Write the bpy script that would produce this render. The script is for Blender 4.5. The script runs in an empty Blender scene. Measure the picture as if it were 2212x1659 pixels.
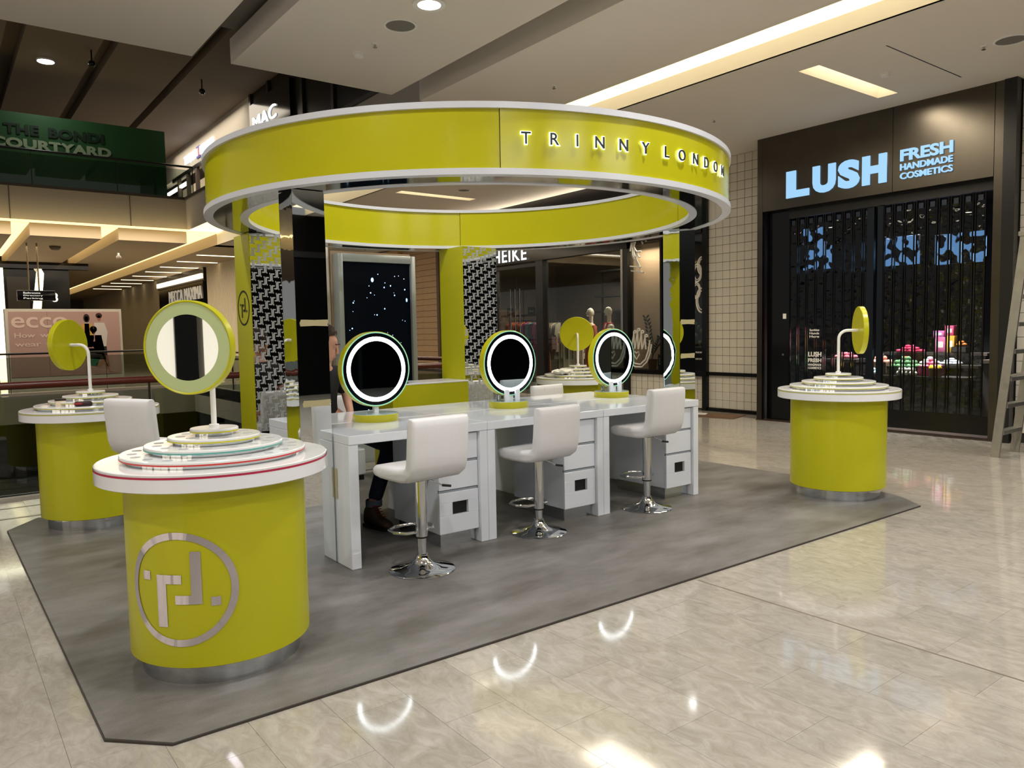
import bpy, bmesh, math, random
from mathutils import Vector, Matrix
from mathutils.geometry import tessellate_polygon
random.seed(7)
SC = bpy.context.scene
COL = SC.collection
PI = math.pi
# ------------------------------------------------------------------ camera
cam_d = bpy.data.cameras.new('camera')
cam_d.sensor_width = 36.0
cam_d.lens = 1650.13 / 2212 * 36.0
cam_d.clip_end = 300
cam = bpy.data.objects.new('camera', cam_d)
COL.objects.link(cam)
_r = Vector((.7960, -.6051, -.0183)); _f = Vector((.6028, .7949, -.0687))
_r = (_r - _f * _r.dot(_f)/_f.length_squared).normalized(); _f.normalize()
_u = _r.cross(_f)
_m = Matrix((_r, _u, -_f)).transposed().to_4x4()
_m.translation = Vector((0, 0, 1.5))
cam.matrix_world = _m
SC.camera = cam
# ------------------------------------------------------------------ world, exposure
world = bpy.data.worlds.new('world'); SC.world = world
world.use_nodes = True
_bg = world.node_tree.nodes['Background']
_bg.inputs[0].default_value = (.85, .82, .78, 1); _bg.inputs[1].default_value = .25
SC.view_settings.view_transform = 'Standard'; SC.view_settings.look = 'None'
SC.view_settings.gamma = 1.0; SC.view_settings.use_curve_mapping = False
SC.view_settings.exposure = 0.0
WARM = (1.0, .88, .70); WHITE = (1.0, .99, .975); COOL = (.86, .95, 1.0)
def area(name, loc, w, h=None, power=50, color=WHITE, rot=(0, 0, 0), spread=160):
    d = bpy.data.lights.new(name, 'AREA'); d.energy = power; d.color = color
    if h is None: d.shape = 'DISK'; d.size = w
    else: d.shape = 'RECTANGLE'; d.size = w; d.size_y = h
    d.spread = math.radians(spread)
    o = bpy.data.objects.new(name, d); COL.objects.link(o); o.location = loc; o.rotation_euler = rot
    return o
# ceiling downlights of the mall, the one in view over the kiosk and its neighbours on the same grid
ZC = 4.45
DOWNL = [(3.74, 6.06), (3.74, 2.6), (3.74, -1.0), (1.0, 6.3), (1.0, 2.6), (1.0, -1.0), (-1.8, 6.3), (-1.8, 2.6), (-1.8, -1.0), (6.1, 2.4), (6.1, -1.0), (9.3, 1.6), (9.3, -1.0)]
for (x, y) in DOWNL:
    area('downlight_lamp', (x, y, ZC-.03), .20, power=(34 if y > 5 else 40), color=WHITE, spread=150)
# light of the long ceiling slot, the two troffers and the far concourse coves
area('slot_lamp', (7.2, 5.4, ZC-.02), .6, 4.6, 90, WARM, spread=170)
for x in (0., 3.6, 7.2): area('troffer_lamp', (x, -4.6, ZC-.02), 2.4, .5, 110, WHITE, spread=175)  # unseen lamps added behind the camera to brighten upright faces
area('slot_lamp', (7.15, 14.5, ZC-.02), .5, 10, 130, WARM, spread=170)
area('troffer_lamp', (9.1, 5.06, ZC-.02), 1.7, .25, 50, WARM, spread=170)
area('troffer_lamp', (8.9, 14.35, ZC-.02), 1.8, .25, 70, WARM, spread=170)
area('far_lamp', (4.4, 31, ZC-.1), 6, 8, 420, WARM, spread=175)
area('far_cove_lamp', (1.5, 24.7, 4.8), 10, .4, 260, WARM, spread=175)
area('upper_lamp', (7.6, 30, 9.1), 1.5, 9, 190, WARM, spread=175)
area('upper_lamp', (3.0, 25.2, 9.1), .6, .6, 30, WHITE, spread=175)

# ------------------------------------------------------------------ helpers
def lin(c):
    if isinstance(c, str):
        c = [int(c[i:i+2], 16)/255 for i in (0, 2, 4)]
    return tuple((v/12.92 if v <= .04045 else ((v+.055)/1.055)**2.4) for v in c[:3])
MATS = {}
def mat(name, col, rough=.5, metal=0., spec=.5, emit=None, es=0., var=.0, scale=6., bump=0., bscale=60., coat=0., alpha=None, trans=0., ior=1.45, objvar=0.):
    if name in MATS: return MATS[name]
    m = bpy.data.materials.new(name); m.use_nodes = True
    nt = m.node_tree; b = nt.nodes['Principled BSDF']; L = nt.links
    c = lin(col)
    b.inputs['Roughness'].default_value = rough; b.inputs['Metallic'].default_value = metal
    b.inputs['Specular IOR Level'].default_value = spec; b.inputs['Coat Weight'].default_value = coat
    b.inputs['Coat Roughness'].default_value = .08
    b.inputs['Transmission Weight'].default_value = trans; b.inputs['IOR'].default_value = ior
    if alpha is not None: b.inputs['Alpha'].default_value = alpha
    tc = nt.nodes.new('ShaderNodeTexCoord')
    nz = nt.nodes.new('ShaderNodeTexNoise'); nz.inputs['Scale'].default_value = scale; nz.inputs['Detail'].default_value = 5
    L.new(tc.outputs['Object'], nz.inputs['Vector'])
    rp = nt.nodes.new('ShaderNodeMixRGB'); rp.blend_type = 'MIX'
    rp.inputs[1].default_value = (*[max(0, v*(1-var)) for v in c], 1); rp.inputs[2].default_value = (*[min(1, v*(1+var)) for v in c], 1)
    L.new(nz.outputs['Fac'], rp.inputs[0])
    out = rp.outputs[0]
    if objvar:
        oi = nt.nodes.new('ShaderNodeObjectInfo'); hs = nt.nodes.new('ShaderNodeHueSaturation')
        mr = nt.nodes.new('ShaderNodeMapRange'); mr.inputs['To Min'].default_value = 1-objvar; mr.inputs['To Max'].default_value = 1+objvar
        L.new(oi.outputs['Random'], mr.inputs['Value']); L.new(mr.outputs[0], hs.inputs['Value']); L.new(out, hs.inputs['Color']); out = hs.outputs[0]
    L.new(out, b.inputs['Base Color'])
    if bump:
        n2 = nt.nodes.new('ShaderNodeTexNoise'); n2.inputs['Scale'].default_value = bscale; n2.inputs['Detail'].default_value = 3
        L.new(tc.outputs['Object'], n2.inputs['Vector'])
        bp = nt.nodes.new('ShaderNodeBump'); bp.inputs['Strength'].default_value = bump; bp.inputs['Distance'].default_value = .02
        L.new(n2.outputs['Fac'], bp.inputs['Height']); L.new(bp.outputs[0], b.inputs['Normal'])
    if emit is not None:
        b.inputs['Emission Color'].default_value = (*lin(emit), 1); b.inputs['Emission Strength'].default_value = es
    MATS[name] = m
    return m
def glass(name, tint, refl=.12, rough=.02):
    """thin pane: mostly see-through, a clear share of mirror reflection"""
    if name in MATS: return MATS[name]
    m = bpy.data.materials.new(name); m.use_nodes = True; nt = m.node_tree; nt.nodes.clear()
    o = nt.nodes.new('ShaderNodeOutputMaterial'); t = nt.nodes.new('ShaderNodeBsdfTransparent'); g = nt.nodes.new('ShaderNodeBsdfGlossy')
    mx = nt.nodes.new('ShaderNodeMixShader'); fr = nt.nodes.new('ShaderNodeLayerWeight'); fr.inputs[0].default_value = .5
    pw_ = nt.nodes.new('ShaderNodeMath'); pw_.operation = 'POWER'; pw_.inputs[1].default_value = 5.
    ad = nt.nodes.new('ShaderNodeMath'); ad.operation = 'ADD'; ad.inputs[1].default_value = refl; ad.use_clamp = True
    nt.links.new(fr.outputs['Facing'], pw_.inputs[0])
    t.inputs[0].default_value = (*lin(tint), 1); g.inputs[0].default_value = (1, 1, 1, 1); g.inputs['Roughness'].default_value = rough
    nt.links.new(pw_.outputs[0], ad.inputs[0]); nt.links.new(ad.outputs[0], mx.inputs[0])
    nt.links.new(t.outputs[0], mx.inputs[1]); nt.links.new(g.outputs[0], mx.inputs[2]); nt.links.new(mx.outputs[0], o.inputs[0])
    MATS[name] = m
    return m

class MB:
    """collects shapes; build() links them as one mesh object"""
    def __init__(s): s.bm = bmesh.new()
    def _new(s, fn):
        n = len(s.bm.verts); fn(); s.bm.verts.ensure_lookup_table()
        return s.bm.verts[n:]
    def box(s, x0, x1, y0, y1, z0, z1, bev=0, seg=2, rot=None, piv=None):
        tb = bmesh.new()
        bmesh.ops.create_cube(tb, size=1, matrix=Matrix.Translation(((x0+x1)/2, (y0+y1)/2, (z0+z1)/2)) @ Matrix.Diagonal((x1-x0, y1-y0, z1-z0, 1)))
        if bev: bmesh.ops.bevel(tb, geom=tb.edges[:], offset=bev, segments=seg, profile=.5, affect='EDGES')
        if rot is not None:
            p = Vector(piv) if piv else Vector(((x0+x1)/2, (y0+y1)/2, (z0+z1)/2))
            tb.transform(Matrix.Translation(p) @ rot.to_4x4() @ Matrix.Translation(-p))
        s._merge(tb); return s
    def _merge(s, tb, M=None):
        if M is not None: tb.transform(M)
        me = bpy.data.meshes.new('tmp'); tb.to_mesh(me); tb.free(); s.bm.from_mesh(me); bpy.data.meshes.remove(me)
    def mesh(s, me, M=None):
        tb = bmesh.new(); tb.from_mesh(me); s._merge(tb, M); return s
    def lathe(s, prof, n=32, c=(0, 0, 0), M=None, caps=True):
        tb = bmesh.new(); rings = []
        for (r, z) in prof:
            if r < 1e-6: rings.append([tb.verts.new((0, 0, z))])
            else: rings.append([tb.verts.new((r*math.cos(2*PI*i/n), r*math.sin(2*PI*i/n), z)) for i in range(n)])
        for a, b in zip(rings, rings[1:]):
            if len(a) == 1 and len(b) == 1: continue
            for i in range(n):
                j = (i+1) % n
                if len(a) == 1: tb.faces.new((a[0], b[j], b[i]))
                elif len(b) == 1: tb.faces.new((a[i], a[j], b[0]))
                else: tb.faces.new((a[i], a[j], b[j], b[i]))
        if caps:
            if len(rings[0]) > 1: tb.faces.new(list(reversed(rings[0])))
            if len(rings[-1]) > 1: tb.faces.new(rings[-1])
        bmesh.ops.recalc_face_normals(tb, faces=tb.faces[:])
        T = Matrix.Translation(c)
        s._merge(tb, T @ M if M is not None else T); return s
    def cyl(s, c, r, h, n=24, r2=None, M=None):
        return s.lathe([(r, 0), (r if r2 is None else r2, h)], n, c, M)
    def ring(s, ri, ro, z0, z1, n=96, c=(0, 0, 0), a0=0, a1=2*PI, M=None):
        tb = bmesh.new(); full = abs(a1-a0-2*PI) < 1e-6; k = n if full else n+1; R = []
        for i in range(k):
            a = a0+(a1-a0)*i/n; ca, sa = math.cos(a), math.sin(a)
            R.append([tb.verts.new((q[0]*ca, q[0]*sa, q[1])) for q in ((ri, z0), (ro, z0), (ro, z1), (ri, z1))])
        for i in range(n):
            a, b = R[i], R[(i+1) % k]
            for q in range(4): tb.faces.new((a[q], b[q], b[(q+1) % 4], a[(q+1) % 4]))
        if not full: tb.faces.new(R[0]); tb.faces.new(list(reversed(R[-1])))
        bmesh.ops.recalc_face_normals(tb, faces=tb.faces[:])
        T = Matrix.Translation(c); s._merge(tb, T @ M if M is not None else T); return s
    def tube(s, pts, r, n=8, closed=False, radii=None):
        P = [Vector(p) for p in pts]; tb = bmesh.new(); R = []; k = len(P); up = None
        for i, p in enumerate(P):
            a = P[i-1] if (i > 0 or closed) else p; b = P[(i+1) % k] if (i < k-1 or closed) else p
            d = (b-a).normalized()
            if up is None:
                up = Vector((0, 0, 1)) if abs(d.z) < .9 else Vector((1, 0, 0))
            u = (up - d*up.dot(d)).normalized(); v = d.cross(u); up = u
            rr = radii[i] if radii else r
            R.append([tb.verts.new(p+(u*math.cos(2*PI*j/n)+v*math.sin(2*PI*j/n))*rr) for j in range(n)])
        for i in range(k if closed else k-1):
            a, b = R[i], R[(i+1) % k]
            for j in range(n): tb.faces.new((a[j], a[(j+1) % n], b[(j+1) % n], b[j]))
        if not closed: tb.faces.new(list(reversed(R[0]))); tb.faces.new(R[-1])
        bmesh.ops.recalc_face_normals(tb, faces=tb.faces[:])
        s._merge(tb); return s
    def prism(s, poly, z0, z1, M=None, bev=0):
        tb = bmesh.new()
        f = tb.faces.new([tb.verts.new((p[0], p[1], z0)) for p in poly])
        e = bmesh.ops.extrude_face_region(tb, geom=[f])
        bmesh.ops.translate(tb, verts=[v for v in e['geom'] if isinstance(v, bmesh.types.BMVert)], vec=(0, 0, z1-z0))
        bmesh.ops.recalc_face_normals(tb, faces=tb.faces[:])
        if bev: bmesh.ops.bevel(tb, geom=tb.edges[:], offset=bev, segments=2, profile=.5, affect='EDGES')
        s._merge(tb, M); return s
    def ball(s, c, r, u=12, v=8, sc=(1, 1, 1), M=None):
        tb = bmesh.new(); bmesh.ops.create_uvsphere(tb, u_segments=u, v_segments=v, radius=r)
        tb.transform(Matrix.Translation(c) @ (M if M is not None else Matrix()) @ Matrix.Diagonal((*sc, 1))); s._merge(tb); return s
    def quad(s, *p):
        s.bm.faces.new([s.bm.verts.new(q) for q in p]); return s
    def holes(s, outer, holes, z):
        polys = [[Vector((x, y, 0)) for x, y in q] for q in [outer]+holes]
        flat = [p for q in polys for p in q]; V = [s.bm.verts.new((p.x, p.y, z)) for p in flat]
        for t in tessellate_polygon(polys):
            try: s.bm.faces.new([V[i] for i in t])
            except ValueError: pass
        return s
    def data(s, name, m=None, smooth=True, ang=35):
        me = bpy.data.meshes.new(name); s.bm.to_mesh(me); s.bm.free()
        if m is not None: me.materials.append(m)
        if smooth and len(me.polygons):
            me.polygons.foreach_set('use_smooth', [True]*len(me.polygons)); me.set_sharp_from_angle(angle=math.radians(ang))
        return me
    def build(s, name, m, parent=None, smooth=True, ang=35, **kw):
        o = bpy.data.objects.new(name, s.data(name, m, smooth, ang)); COL.objects.link(o)
        if parent is not None: o.parent = parent
        for k, v in kw.items(): o[k] = v
        return o
def inst(name, me, parent=None, loc=(0, 0, 0), rotz=0, scale=None, M=None, **kw):
    o = bpy.data.objects.new(name, me); COL.objects.link(o); o.parent = parent
    if M is not None: o.matrix_local = M
    else:
        o.location = loc; o.rotation_euler = (0, 0, rotz)
        if scale: o.scale = scale
    for k, v in kw.items(): o[k] = v
    return o
def thing(name, label, cat, loc=(0, 0, 0), rotz=0, group=None):
    o = bpy.data.objects.new(name, None); COL.objects.link(o); o.location = loc; o.rotation_euler = (0, 0, rotz)
    o.empty_display_size = .1; o['label'] = label; o['category'] = cat
    if group: o['group'] = group
    return o
def tag(o, label, cat, group=None, kind=None):
    o['label'] = label; o['category'] = cat
    if group: o['group'] = group
    if kind: o['kind'] = kind
    return o
def dup(root, loc, rotz, label, group=None):
    r = root.copy(); COL.objects.link(r); r.location = loc; r.rotation_euler = (0, 0, rotz); r['label'] = label
    if group: r['group'] = group
    for ch in list(root.children):
        c = ch.copy(); COL.objects.link(c); c.parent = r
        for g in list(ch.children):
            d = g.copy(); COL.objects.link(d); d.parent = c
    return r
def struct(name, mb, m, parent=None, label=None, smooth=False):
    o = mb.build(name, m, parent, smooth=smooth)
    if parent is None: o['kind'] = 'structure'
    if label: o['label'] = label
    return o
def text(body, size, extrude=.01, bold=0., spacing=1., align='LEFT', res=4):
    """lettering as a mesh in the XY plane, z towards the reader"""
    cu = bpy.data.curves.new('lettering', 'FONT'); cu.body = body; cu.size = size; cu.extrude = extrude
    cu.offset = bold; cu.space_character = spacing; cu.align_x = align; cu.resolution_u = res
    o = bpy.data.objects.new('lettering', cu); COL.objects.link(o)
    dg = bpy.context.evaluated_depsgraph_get()
    me = bpy.data.meshes.new_from_object(o.evaluated_get(dg))
    bpy.data.objects.remove(o); bpy.data.curves.remove(cu)
    return me
def fit(me, w, h=None):
    """scale lettering to a width (and cap height)"""
    xs = [v.co.x for v in me.vertices]; ys = [v.co.y for v in me.vertices]
    sx = w/(max(xs)-min(xs)); sy = sx if h is None else h/(max(ys)-min(ys))
    me.transform(Matrix.Diagonal((sx, sy, 1, 1)) @ Matrix.Translation((-min(xs), -min(ys), 0))); return me
def frame_m(o, right, up):
    """matrix that puts local x along right, y along up at point o"""
    r = Vector(right).normalized(); u = Vector(up).normalized(); n = r.cross(u)
    M = Matrix((r, u, n)).transposed().to_4x4(); M.translation = Vector(o); return M
FACE_NX = lambda x, y, z: frame_m((x, y, z), (0, -1, 0), (0, 0, 1))    # reads from -X side
FACE_NY = lambda x, y, z: frame_m((x, y, z), (1, 0, 0), (0, 0, 1))     # reads from -Y side
# ------------------------------------------------------------------ materials
M_lime = mat('lime_laminate', (.73, .72, .08), .28, spec=.45, var=.03, scale=3)
M_limeg = mat('lime_gloss', (.75, .73, .10), .17, spec=.5, var=.03, scale=3)
M_white = mat('white_gloss', 'ECEDF0', .12, spec=.5, var=.01)
M_whitem = mat('white_matte', 'E8E6E2', .5, var=.02)
M_acryl = mat('clear_acrylic_edge', 'F0F2F4', .05, spec=.6, trans=.55)
M_mirror = mat('mirror', 'E9EDEE', .015, metal=1., bump=.012, bscale=1.6)
M_soffit = mat('soffit_mirror', 'C9CCCE', .06, metal=1., bump=.01, bscale=2)
M_chrome = mat('chrome', 'DADDE0', .05, metal=1.)
M_steel = mat('brushed_steel', 'B9B6B0', .22, metal=1., var=.06, scale=20)
M_black = mat('black_gloss', '0B0B0D', .12, spec=.5)
M_blackm = mat('black_matte', '121213', .55)
M_dark = mat('dark_frame', '161617', .3)
M_ceil = mat('ceiling_plaster', 'E0D8CE', .75, var=.02, scale=1.2)
M_ceilw = mat('ceiling_trough', 'E2DACB', .7, var=.02)
M_plast = mat('plaster_light', 'C9C1B4', .7, var=.03)
M_fabr = mat('white_leatherette', 'E4E3E4', .42, spec=.4, var=.03, scale=9, bump=.06, bscale=120)
M_wood = mat('red_timber', '5A2418', .3, spec=.5, var=.25, scale=14)
M_lamp = mat('lamp_diffuser', 'FFFFFF', .5, emit='FFF3DC', es=5.)
M_lampw = mat('lamp_cove', 'FFF6E2', .5, emit='FFE9BE', es=3.2)
M_led = mat('led_ring', 'FFFFFF', .4, emit='F2FAFF', es=9.)
M_tape = mat('masking_tape', 'B9AE84', .7, var=.05, scale=30)
# ================================================================== THE SETTING
def stone_mat(name, base, rough, objvar):
    m = mat(name, base, rough, spec=.75, var=.10, scale=3.2, objvar=objvar)
    nt = m.node_tree; L = nt.links; b = nt.nodes['Principled BSDF']
    tc = nt.nodes.new('ShaderNodeNewGeometry')
    n = nt.nodes.new('ShaderNodeTexNoise'); n.inputs['Scale'].default_value = 9; n.inputs['Detail'].default_value = 9; n.inputs['Roughness'].default_value = .72; n.inputs['Distortion'].default_value = 1.2
    mp = nt.nodes.new('ShaderNodeMapping'); mp.inputs['Scale'].default_value = (1.5, .75, 1)
    L.new(tc.outputs['Position'], mp.inputs[0]); L.new(mp.outputs[0], n.inputs['Vector'])
    cr = nt.nodes.new('ShaderNodeValToRGB'); cr.color_ramp.elements[0].position = .33; cr.color_ramp.elements[1].position = .66
    cr.color_ramp.elements[0].color = (.72, .70, .66, 1); cr.color_ramp.elements[1].color = (1.04, 1.03, 1.02, 1)
    L.new(n.outputs['Fac'], cr.inputs[0])
    mx = nt.nodes.new('ShaderNodeMixRGB'); mx.blend_type = 'MULTIPLY'; mx.inputs[0].default_value = 1
    src = b.inputs['Base Color'].links[0].from_socket
    L.new(src, mx.inputs[1]); L.new(cr.outputs[0], mx.inputs[2]); L.new(mx.outputs[0], b.inputs['Base Color'])
    return m
M_stone = stone_mat('limestone_tile', 'ABA59B', .07, .05)
M_stonef = stone_mat('limestone_slab', 'A39D93', .13, 0)
M_grout = mat('grout', '9A8F80', .6)
fl = MB()
fl.box(-7, 11.3, -9, 8.6, -.3, -.003); fl.box(6.6, 11.3, 8.6, 26, -.3, -.003); fl.box(-30, 30, 25.5, 80, -.3, -.001); fl.box(11.3, 16, 2, 20, -.3, -.012)
floor = struct('floor', fl, M_stonef, label='polished beige limestone floor of the shopping centre')
_R = cam.matrix_world.to_3x3(); _C = cam.matrix_world.translation
def pxof(p):
    d = _R.inverted() @ (Vector(p) - _C)
    if d.z > -.2: return None
    return (1106 + 1650.13*d.x/-d.z, 829.5 - 1650.13*d.y/-d.z)
MATPOLY = [(.437, 3.13), (.63, 2.935), (6.40, 2.918), (6.60, 3.16), (6.70, 3.42), (6.82, 4.2), (6.82, 7.24), (6.60, 7.46), (.63, 7.46), (.40, 7.12)]
tile_me = MB().box(-.1471, .1471, -.2924, .2924, -.003, 0).data('floor_tile', M_stone, smooth=False)
spots = []
for k in range(-25, 37):
    xc = .31+.2955*k+.1478; off = 2.131 if k % 2 else 1.849
    for n in range(-19, 26):
        yc = off+.586*n+.293
        if yc > (16 if xc > 6.75 else 8.3): continue
        if .6 < xc < 6.4 and 3.3 < yc < 7.1: continue
        q = pxof((xc, yc, 0))
        vis = q is not None and -120 < q[0] < 2330 and 700 < q[1] < 1760
        spots.append((xc*xc+yc*yc+(0 if vis else 1e4), xc, yc))
spots.sort()
for d, x, y in spots[:300]: inst('floor_tile', tile_me, floor, (x, y, 0))
rest = MB()
for d, x, y in spots[300:]:
    rest.quad((x-.1471, y-.2924, 0), (x+.1471, y-.2924, 0), (x+.1471, y+.2924, 0), (x-.1471, y+.2924, 0))
rest.build('floor_tiles_beyond', M_stone, floor, smooth=False, kind='stuff')
MB().box(3.557, 3.567, -3, 2.9, -.004, .0008).build('movement_joint', mat('joint_strip', '6E6152', .4), floor)
MB().box(-6, 6.6, 7.62, 7.66, -.004, .002).box(-6, 6.6, 8.1, 8.13, -.004, .002).build('edge_strip', mat('floor_strip', '4A4239', .15, metal=.6), floor)
# ---- ceiling
cl = MB()
cl.holes([(7.52, -9), (11.4, -9), (11.4, 26), (7.52, 26)], [[(8.2, 4.94), (10.02, 4.94), (10.02, 5.20), (8.2, 5.20)], [(7.95, 14.15), (9.82, 14.15), (9.82, 14.42), (7.95, 14.42)]], ZC)
ceiling = struct('ceiling', cl, M_ceil, label='grey plaster mall ceiling with light slots')
p = MB().box(5.13, 6.78, -9, 8.6, ZC, ZC+.28); p.build('ceiling_panel', M_ceil, ceiling, smooth=False)
p = MB().box(2.76, 4.72, -9, 8.58, ZC, ZC+.26); p.build('ceiling_panel', M_ceil, ceiling, smooth=False)
p = MB().box(-7, 2.36, -9, 8.58, ZC, ZC+.05); p.build('ceiling_panel', M_ceil, ceiling, smooth=False)
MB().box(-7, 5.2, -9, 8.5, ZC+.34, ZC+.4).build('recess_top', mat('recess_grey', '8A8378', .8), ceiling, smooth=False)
sl = MB().box(7.52, 7.56, -9, 26, ZC, ZC+.42).box(6.74, 6.78, -9, 8.6, ZC, ZC+.42)
sl.build('slot_side', M_ceilw, ceiling, smooth=False)
MB().quad((6.7, -9, ZC+.18), (7.54, -9, ZC+.18), (7.54, 8.6, ZC+.18), (6.7, 8.6, ZC+.18)).quad((6.6, 8.6, ZC+.38), (7.54, 8.6, ZC+.38), (7.54, 26, ZC+.38), (6.6, 26, ZC+.38)).build('slot_top', mat('slot_glow', 'FFF4DC', .6, emit='FFEFC4', es=1.5), ceiling, smooth=False)
for (x0, x1, y0, y1) in ((8.2, 10.02, 4.94, 5.20), (7.95, 9.82, 14.15, 14.42)):
    MB().quad((x0, y0, ZC), (x0, y1, ZC), (x0, y1, ZC+.22), (x0, y0, ZC+.22)).quad((x1, y0, ZC), (x1, y1, ZC), (x1, y1, ZC+.22), (x1, y0, ZC+.22)).quad((x0, y0, ZC), (x1, y0, ZC), (x1, y0, ZC+.22), (x0, y0, ZC+.22)).quad((x0, y1, ZC), (x1, y1, ZC), (x1, y1, ZC+.22), (x0, y1, ZC+.22)).build('troffer_side', M_ceilw, ceiling, smooth=False)
    MB().quad((x0, y0, ZC+.2), (x1, y0, ZC+.2), (x1, y1, ZC+.2), (x0, y1, ZC+.2)).build('troffer_panel', mat('troffer_glow', 'FFF6E2', .6, emit='FFF2D2', es=3.2), ceiling, smooth=False)
MB().box(8.24, 10.04, 4.185, 4.20, ZC-.001, ZC+.004).build('access_slit', M_blackm, ceiling)
def downlight(x, y, label):
    t = thing('downlight', label, 'downlight', (x, y, ZC), group='recessed ceiling downlights')
    MB().ring(.105, .15, -.012, 0, 40).build('trim_ring', M_whitem, t)
    MB().lathe([(0, -.004), (.105, -.004)], 32, caps=False).build('lens', mat('downlight_lens', 'FFFFFF', .4, emit='FFF6EA', es=9.), t)
for (x, y) in DOWNL[:1]: downlight(x, y, 'round recessed downlight glowing white above the kiosk')
for (x, y, r, lab) in ((3.757, 6.62, .14, 'round grey ceiling speaker grille beside the downlight'), (9.17, 3.35, .14, 'round grey ceiling speaker grille at the right edge'), (9.0, 13.4, .12, 'round ceiling speaker seen through the yellow canopy ring')):
    t = thing('ceiling_speaker', lab, 'speaker', (x, y, ZC))
    MB().ring(r, r+.022, -.012, 0, 36).build('bezel', M_whitem, t)
    MB().lathe([(0, -.008), (r, -.008)], 32, caps=False).build('grille', mat('speaker_grey', '77736E', .7), t)
for (x, y, lab) in ((3.757, 7.51, 'white round smoke detector on the ceiling panel above the canopy'), (9.113, 4.646, 'white smoke detector beside the rectangular ceiling light')):
    t = thing('smoke_detector', lab, 'smoke detector', (x, y, ZC))
    MB().lathe([(.06, 0), (.06, -.018), (.052, -.02)], 24).build('base', M_whitem, t)
    MB().lathe([(.05, -.022), (.046, -.045), (.03, -.05), (0, -.05)], 24).build('chamber', M_whitem, t)
for (x, y, lab) in ((3.778, 7.19, 'small ceiling sprinkler next to the smoke detector'), (6.164, 7.179, 'small ceiling sprinkler between the two ceiling slots'), (9.144, 3.6, 'small ceiling sprinkler beside the right ceiling speaker'), (9.035, 7.05, 'small ceiling sprinkler in front of the tiled wall'), (8.6, 12.6, 'small sprinkler seen through the canopy ring')):
    t = thing('sprinkler', lab, 'sprinkler', (x, y, ZC), group='ceiling sprinklers')
    MB().lathe([(.035, 0), (.033, -.008), (.012, -.01)], 16).build('rosette', M_whitem, t)
    MB().lathe([(.012, -.01), (.012, -.03), (.022, -.034), (.022, -.038)], 12).build('head', M_steel, t)
# ---- walls behind the camera: a dark closed shopfront (mirrored in the kiosk) and the ends of the hall
wb = MB().box(-7, 12, -9.2, -9, 0, ZC); w = struct('wall_front', wb, mat('dark_shopfront', '060607', .3, spec=.15), label='dark closed shopfront across the mall')
for i in range(8): MB().box(-6.2+2.2*i, -6.1+2.2*i, -9, -8.92, 0, 3.4).build('mullion', mat('mullion_blue', '20262C', .3, metal=.5), w, smooth=False)
MB().box(-7, 12, -9, -8.9, 3.4, 3.55).build('transom', M_dark, w, smooth=False)
wl = struct('wall_left', MB().box(-7.2, -7, -9, 8.6, 0, ZC), mat('wall_dim', '8A8072', .5), label='row of lit shop windows at the left end of the hall')
for i in range(2, 5):
    y = -8.2+3.3*i
    MB().box(-7.0, -6.98, y, y+2.9, .35, 2.9).build('lit_window', mat('lit_shop_window', 'E8DCC8', .4, emit='FFEFD8', es=1.3), wl, smooth=False)  # out-of-view bays added to lift the ambient light; mirrors hint at lit shops
    MB().box(-7.0, -6.92, y+1.40, y+1.50, .3, 2.95).build('mullion', M_dark, wl, smooth=False); MB().box(-7.0, -6.92, y-.3, y, 0, 3.2).build('pier', M_dark, wl, smooth=False)
    MB().box(-7.0, -6.9, y, y+2.9, 2.9, 3.3).build('sign_band', mat(['sign_red', 'sign_black', 'sign_cream', 'sign_black2', 'sign_red2'][i], ['A01C28', '101010', 'C8BCA8', '151515', '8A2030'][i], .4), wl, smooth=False)
struct('wall_right', MB().box(11.2, 11.4, -9, 3.45, 0, ZC), MATS['dark_shopfront'], label='dark shopfront beyond the tiled strip')
# ---- white square tile wall between the two shops
M_tile = mat('white_glazed_tile', 'CFC9BC', .18, var=.03, scale=4, objvar=.03)
M_tgr = mat('tile_grout', '2A2622', .8)
def tile_wall(name, label, Y0, Y1, zs, X=11.2, limit=300):
    root = struct(name, MB().box(X, X+.12, Y0, Y1, 0, ZC), M_tgr, label=label)
    me = MB().box(-.014, 0, -.0722, .0722, -.0722, .0722, bev=.003, seg=1).data('tile', M_tile)
    n = 0
    for (za, zb) in zs:
        ny = int(round((Y1-Y0)/.1515)); nz = int(round((zb-za)/.1515))
        sy = (Y1-Y0)/ny; sz = (zb-za)/nz
        for i in range(ny):
            for j in range(nz):
                inst('tile', me, root, (X, Y0+sy*(i+.5), za+sz*(j+.5))); n += 1
    return root
wt = tile_wall('wall_tiled', 'white square tiled wall with dark joints beside the black shopfront', 7.64, 8.85, [(.06, .65), (.70, ZC)])
MB().box(11.14, 11.19, 7.64, 8.95, .645, .70).box(11.14, 11.19, 7.64, 8.95, 0, .06).box(11.12, 11.2, 8.85, 8.95, 0, ZC).build('frame', M_black, wt, smooth=False)
wt2 = struct('wall_under_window', MB().box(11.2, 11.3, 8.95, 10.80, 0, .62), M_tgr, label='low white tiled wall under the beige display window')
tme = MB().box(-.014, 0, -.0722, .0722, -.0722, .0722, bev=.003, seg=1).data('tile', M_tile)
for i in range(12):
    for j in range(4): inst('tile', tme, wt2, (11.2, 8.95+.154*(i+.5), .03+.1475*(j+.5)))
MB().box(11.12, 11.34, 8.95, 10.80, .62, .70).box(11.12, 11.2, 9.9, 9.95, .7, 3.2).box(11.1, 11.3, 8.95, 10.80, 3.21, 3.4).build('frame', M_black, wt2, smooth=False)
wt3 = tile_wall('wall_tiled', 'narrow white tiled strip behind the ladder', 3.45, 3.78, [(.12, ZC)], X=10.75)
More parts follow.
